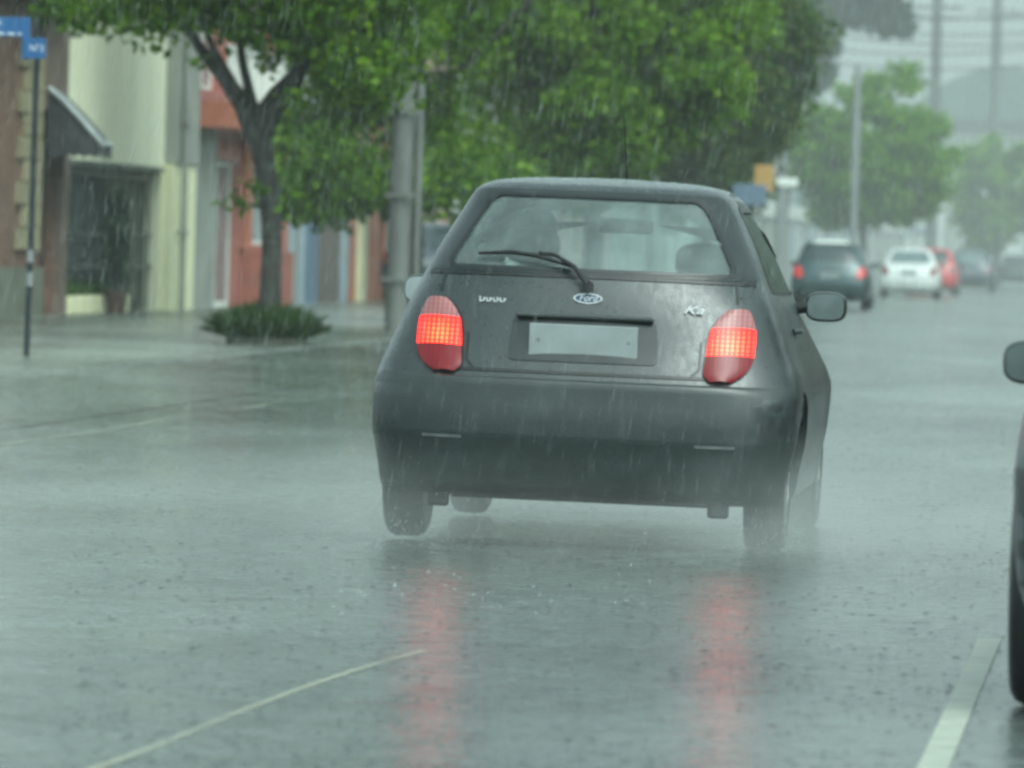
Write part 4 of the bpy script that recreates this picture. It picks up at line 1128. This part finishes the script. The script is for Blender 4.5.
pole('utility_pole', 780, 176, 4.2, .15, .13, M['palepole'], 'grey pole with hung boards just right of the hatchback roof')
pole('lamp_post', 652, 133, 9.5, .11, .09, M['palepole'], 'pale pole emerging above the crowns near the top centre')
# boards
def board(px0, py0, px1, py1, Y, mat, name, label):
    a, b = on_y(px0, py0, Y), on_y(px1, py1, Y)
    r = empty(name, ((a.x+b.x)/2, Y, b.z)); tag(r, label, 'sign')
    m = MB(); m.box(a.x, b.x, Y-.04, Y+.04, b.z, a.z); m.build('panel', mat, r, world=True, bevel=.02)
    m = MB(); m.tube([(a.x+.05, Y+.06, .1), (a.x+.05, Y+.06, a.z)], .04, 8); m.build('post', M['palepole'], r, world=True)
board(755, 165, 773, 192, 139, M['yellow'], 'shop_sign', 'small yellow-orange board above the hatchback roof on the right')
board(733, 184, 766, 206, 137, M['bluep'], 'shop_sign', 'blue board below the yellow-orange one')
board(777, 178, 798, 187, 142, M['white'], 'shop_sign', 'small white board right of the grey pole with boards')
board(878, 205, 886, 219, 230, M['bluep'], 'shop_sign', 'faint blue board under the small yellow-green tree')

# wires
def wire(pts, r=.03, n=14, sag=.25):
    m = MB(); a, b = Vector(pts[0]), Vector(pts[1])
    m.tube([a.lerp(b, t) - Vector((0, 0, sag*4*t*(1-t))) for t in np.linspace(0, 1, n)], r, 5, False)
    return m.build('overhead_wire', M['wire'])
wl = [(820,2,1060,16,'topmost'),(820,12,1060,10,'second'),(820,23,1060,30,'third'),(820,33,1060,40,'fourth'),(820,48,1060,44,'fifth'),(815,60,1060,62,'lowest of the upper')]
nm = ['highest faint overhead cable crossing the pale sky', 'second highest overhead cable crossing the pale sky', 'third overhead cable down from the top edge', 'fourth overhead cable down from the top edge', 'fifth overhead cable down, above the shed roof', 'lowest overhead cable of the bundle near the shed roof']
for (a, b, c, d, _), lb in zip(wl, nm):
    o = wire([on_y(a, b, 286), on_y(c, d, 286)], .035, 14, .35)
    tag(o, lb, 'cable', 'overhead cables across the street')

# street name sign on the left
P = on_z(26, 365); PY = 57.5; P = on_y(26, 366, PY)
sp = empty('street_sign', (P.x, PY, .0)); tag(sp, 'black street-name post carrying two blue enamel plates at the left edge', 'street sign')
ztop = on_y(28, 18, PY).z
m = MB(); m.tube([(0,0,0),(.02,0,ztop*.5),(.03,0,ztop)], .027, 10); m.lathe([(.06,0),(.05,.05),(.03,.06)], 'z', (0,0,.02), 12); m.build('post', M['postblack'], sp, smooth=True)
def P2(px, py): q = on_y(px, py, PY); return (q.x-P.x, q.z)
a = P2(-42, 16); b = P2(31, 37)
m = MB(); m.box(a[0], b[0], -.045, -.03, b[1], a[1]); bp = m.build('name_plate', M['bluesign'], sp, bevel=.004)
me = text_mesh('AV.', .07, .001); o = link('lettering', me, M['signwhite'], bp); o.rotation_euler = (PI/2,0,0); o.location = (a[0]+.35, -.047, a[1]-.05)
m = MB()
for k in range(6): m.box(a[0]+.08+.09*k, a[0]+.14+.09*k, -.0475, -.0455, b[1]+.015, b[1]+.03)
m.build('lettering', M['signwhite'], bp)
a = P2(25, 38); b = P2(47, 59)
m = MB(); m.box(a[0], b[0], -.075, -.06, b[1], a[1]); bp = m.build('number_plate', M['bluesign'], sp, bevel=.004)
me = text_mesh('N°2', .075, .001); o = link('lettering', me, M['signwhite'], bp); o.rotation_euler = (PI/2,0,0); o.location = ((a[0]+b[0])/2 + .02, -.077, (a[1]+b[1])/2)
a = P2(23, 32); b = P2(31, 60)
m = MB(); m.box(a[0], b[0], -.058, -.047, b[1], a[1]); m.build('bracket', M['bluesign'], sp)
for (py0, py1) in ((250, 262), (272, 286)):
    z0_, z1_ = P2(26, py1)[1], P2(26, py0)[1]
    m = MB(); m.lathe([(.030, z0_), (.030, z1_)], 'z', (.012, 0, 0), 12); m.build('sticker', M['palepole'], sp)

# ------------------------------------------------------------------ rain
def rain():
    n = 80000; rg = np.random.default_rng(21)
    Y = 15 + 60*rg.random(n)**.8; X = -Y*.19 + Y*.19*rg.random(n)*1.15 + rg.normal(size=n)*.2; Z = 6.5*rg.random(n)
    L = .05 + .06*rg.random(n); w = .0007 + .0006*rg.random(n)
    d = np.stack([.14 + .05*rg.normal(size=n), .02*rg.normal(size=n), np.ones(n)], 1); d /= np.linalg.norm(d, axis=1)[:,None]
    c = np.stack([X, Y, Z], 1); h = d*L[:,None]/2
    v = []
    for k in range(3):
        a = 2*PI*k/3; v.append(c + np.stack([np.cos(a)*w, np.sin(a)*w, 0*w], 1))
    v = np.stack([c-h*1.0, v[0], v[1], v[2], c+h], 1).reshape(-1, 3)
    tri = np.array([[0,2,1],[0,3,2],[0,1,3],[4,1,2],[4,2,3],[4,3,1]])
    f = (np.arange(n)[:,None,None]*5 + tri[None]).reshape(-1, 3)
    m, nt, b = newmat('rain_water'); b.inputs['Base Color'].default_value = (.75,.85,.85,1); b.inputs['Roughness'].default_value = .3
    b.inputs['Alpha'].default_value = .085
    o = fast_mesh('rain', v, f, m); o['kind'] = 'stuff'
rain()
def splashes():
    """tiny crowns thrown up where drops hit the water film, and droplets flung by the tyres"""
    m, nt, b = newmat('splash_water'); b.inputs['Base Color'].default_value = (.10,.13,.125,1); b.inputs['Roughness'].default_value = .15; b.inputs['Alpha'].default_value = .6
    rg = random.Random(5); mb = MB()
    for k in range(3600):
        Y = 14.5 + 40*rg.random()**1.6; X = -Y*.16 + Y*.155*rg.random(); r = rg.uniform(.005, .016); h = rg.uniform(.0015, .005)
        vs = []; fs = []
        for i in range(7):
            a = 2*PI*i/7; vs.append((X + r*.5*math.cos(a), Y + r*.5*math.sin(a), .001)); 
        for i in range(7):
            a = 2*PI*i/7; vs.append((X + r*math.cos(a), Y + r*math.sin(a), h*rg.uniform(.5, 1)))
        for i in range(7): fs.append((i, (i+1)%7, 7+(i+1)%7, 7+i))
        mb.add(vs, fs)
    o = mb.build('rain_splashes', m); o['kind'] = 'stuff'
    m, nt, b = newmat('spray_water'); b.inputs['Base Color'].default_value = (.55,.65,.64,1); b.inputs['Roughness'].default_value = .15; b.inputs['Alpha'].default_value = .24
    mb = MB()
    def drop(p, r):
        x, y, z = p; mb.add([(x-r,y,z),(x+r,y,z),(x,y-r,z),(x,y+r,z),(x,y,z-r),(x,y,z+r*1.4)], [(0,2,5),(2,1,5),(1,3,5),(3,0,5),(2,0,4),(1,2,4),(3,1,4),(0,3,4)])
    for wx in (-2.14-.69, -2.14+.69):
        for wy in (26.0, 28.45):
            for k in range(1500 if wy < 27 else 500):
                t = rg.random()
                drop((wx + rg.gauss(0, .10+.16*t), wy - .15 - 1.1*t*rg.random(), abs(rg.gauss(.02, .05+.20*(1-t)*rg.random()))), rg.uniform(.001, .0026))
    for k in range(90):
        drop((-2.2 + rg.gauss(0, .40), 21.9 + rg.gauss(0, .9), abs(rg.gauss(0, .010))), rg.uniform(.0015, .0055))
    o = mb.build('tyre_spray_drops', m); o['kind'] = 'stuff'
splashes()

# ------------------------------------------------------------------ haze and spray (glowing grey air: absorbs what is behind and adds skylight)
FOG = (.40, .53, .50)
def haze_mat(name, sigma, col=FOG):
    m = bpy.data.materials.new(name); m.use_nodes = True; nt = m.node_tree; nt.nodes.clear()
    out = nt.nodes.new('ShaderNodeOutputMaterial'); ab = nt.nodes.new('ShaderNodeVolumeAbsorption'); em = nt.nodes.new('ShaderNodeEmission'); ad = nt.nodes.new('ShaderNodeAddShader')
    ab.inputs[0].default_value = (0, 0, 0, 1); ab.inputs[1].default_value = sigma
    em.inputs[0].default_value = (*col, 1); em.inputs[1].default_value = sigma
    nt.links.new(ab.outputs[0], ad.inputs[0]); nt.links.new(em.outputs[0], ad.inputs[1]); nt.links.new(ad.outputs[0], out.inputs['Volume'])
    return m, nt, ab, em
hm, *_ = haze_mat('rain_haze', .00035, (.54,.71,.68))
m = MB(); m.box(-500, 500, -30, 1100, -.5, 70); o = m.build('haze', hm); o['kind'] = 'structure'
hm2, *_ = haze_mat('low_mist', .0003, (.37,.51,.485))
m = MB(); m.box(-14.2, 40, -29, 1000, -.4, 2.2); o = m.build('low_haze', hm2); o['kind'] = 'structure'
hm3, *_ = haze_mat('rain_curtain', .0024, (.47,.62,.60))
m = MB(); m.box(-480, 480, 146, 1090, -.45, 60); o = m.build('rain_curtain', hm3); o['kind'] = 'structure'
def spray(name, c, r, dens, seed, nscale=2.2):
    mm, nt, ab, em = haze_mat('spray_' + str(seed), 1.0, (.42,.55,.52))
    tc = nt.nodes.new('ShaderNodeTexCoord'); ln = nt.nodes.new('ShaderNodeVectorMath'); ln.operation = 'LENGTH'
    mp = nt.nodes.new('ShaderNodeMapping'); mp.inputs['Scale'].default_value = (1, 1, 1)
    nt.links.new(tc.outputs['Object'], ln.inputs[0])
    fall = ramp(nt, ln.outputs['Value'], [(.0, 1), (.45, .55), (.97, 0)])
    nz = nt.nodes.new('ShaderNodeTexNoise'); nz.inputs['Scale'].default_value = nscale; nz.inputs['Detail'].default_value = 3
    nt.links.new(tc.outputs['Object'], nz.inputs['Vector'])
    d = math_n(nt, 'MULTIPLY', math_n(nt, 'MULTIPLY', fall, ramp(nt, nz.outputs['Fac'], [(.32, .25), (.68, 1)])), dens)
    nt.links.new(d, ab.inputs[1]); nt.links.new(d, em.inputs[1])
    bm = bmesh.new(); bmesh.ops.create_icosphere(bm, subdivisions=3, radius=1); me = bpy.data.meshes.new(name); bm.to_mesh(me); bm.free()
    o = link(name, me, mm); o.location = c; o.scale = r; o['kind'] = 'stuff'
    return o
spray('tyre_spray', (-2.93, 25.8, .10), (.52, 1.5, .34), .45, 1)
spray('tyre_spray', (-1.40, 25.8, .10), (.60, 1.8, .42), .62, 2)
spray('road_spray', (-2.3, 27.5, .0), (3.2, 8.0, .50), .18, 3, 3)

# ------------------------------------------------------------------ light
w = bpy.data.worlds.new('World'); SC.world = w; w.use_nodes = True; nt = w.node_tree
bg = nt.nodes['Background']; sk = nt.nodes.new('ShaderNodeTexSky'); sk.sky_type = 'NISHITA'; sk.sun_disc = False
sk.sun_elevation = R(52); sk.sun_rotation = R(140); sk.air_density = 1.0; sk.dust_density = 4; sk.ozone_density = 1
hs = nt.nodes.new('ShaderNodeHueSaturation'); hs.inputs['Saturation'].default_value = .22; hs.inputs['Value'].default_value = 2.0
mx = nt.nodes.new('ShaderNodeMix'); mx.data_type = 'RGBA'; mx.blend_type = 'MULTIPLY'; mx.inputs[0].default_value = 1
mx.inputs[7].default_value = (.82, 1.04, 1.0, 1)
nt.links.new(sk.outputs[0], hs.inputs['Color']); nt.links.new(hs.outputs[0], mx.inputs[6]); nt.links.new(mx.outputs[2], bg.inputs[0])
bg.inputs[1].default_value = .15
sl = bpy.data.lights.new('overcast_sun', 'SUN'); sl.energy = 1.5; sl.angle = R(40); sl.color = (1, .97, .92)
so = bpy.data.objects.new('overcast_sun', sl); COL.objects.link(so)
el, az = R(52), R(140)
dv = Vector((math.sin(az)*math.cos(el), math.cos(az)*math.cos(el), math.sin(el)))
so.rotation_euler = (-dv).to_track_quat('-Z', 'Y').to_euler()

# ------------------------------------------------------------------ camera
cd = bpy.data.cameras.new('camera'); co = bpy.data.objects.new('camera', cd); COL.objects.link(co)
mat = Matrix((( RR.x, UU.x, -_f.x, CAM.x), (RR.y, UU.y, -_f.y, CAM.y), (RR.z, UU.z, -_f.z, CAM.z), (0,0,0,1)))
co.matrix_world = mat
cd.sensor_width = 36; cd.lens = F / 1024 * 36; cd.clip_end = 3000; cd.clip_start = .1
cd.dof.use_dof = True; cd.dof.focus_distance = 26; cd.dof.aperture_fstop = 6.5
SC.camera = co
SC.view_settings.view_transform = 'Standard'; SC.view_settings.look = 'None'; SC.view_settings.exposure = 0; SC.view_settings.gamma = 1
cy = SC.cycles
SC.render.engine = 'CYCLES'
cy.max_bounces = 8; cy.transparent_max_bounces = 16; cy.diffuse_bounces = 2; cy.glossy_bounces = 3; cy.volume_bounces = 0
cy.use_adaptive_sampling = True; cy.adaptive_threshold = .03; cy.use_denoising = True; cy.denoiser = 'OPENIMAGEDENOISE'
cy.filter_width = 3.0
cy.sample_clamp_indirect = 6
cy.volume_step_rate = 2.0; cy.volume_max_steps = 64
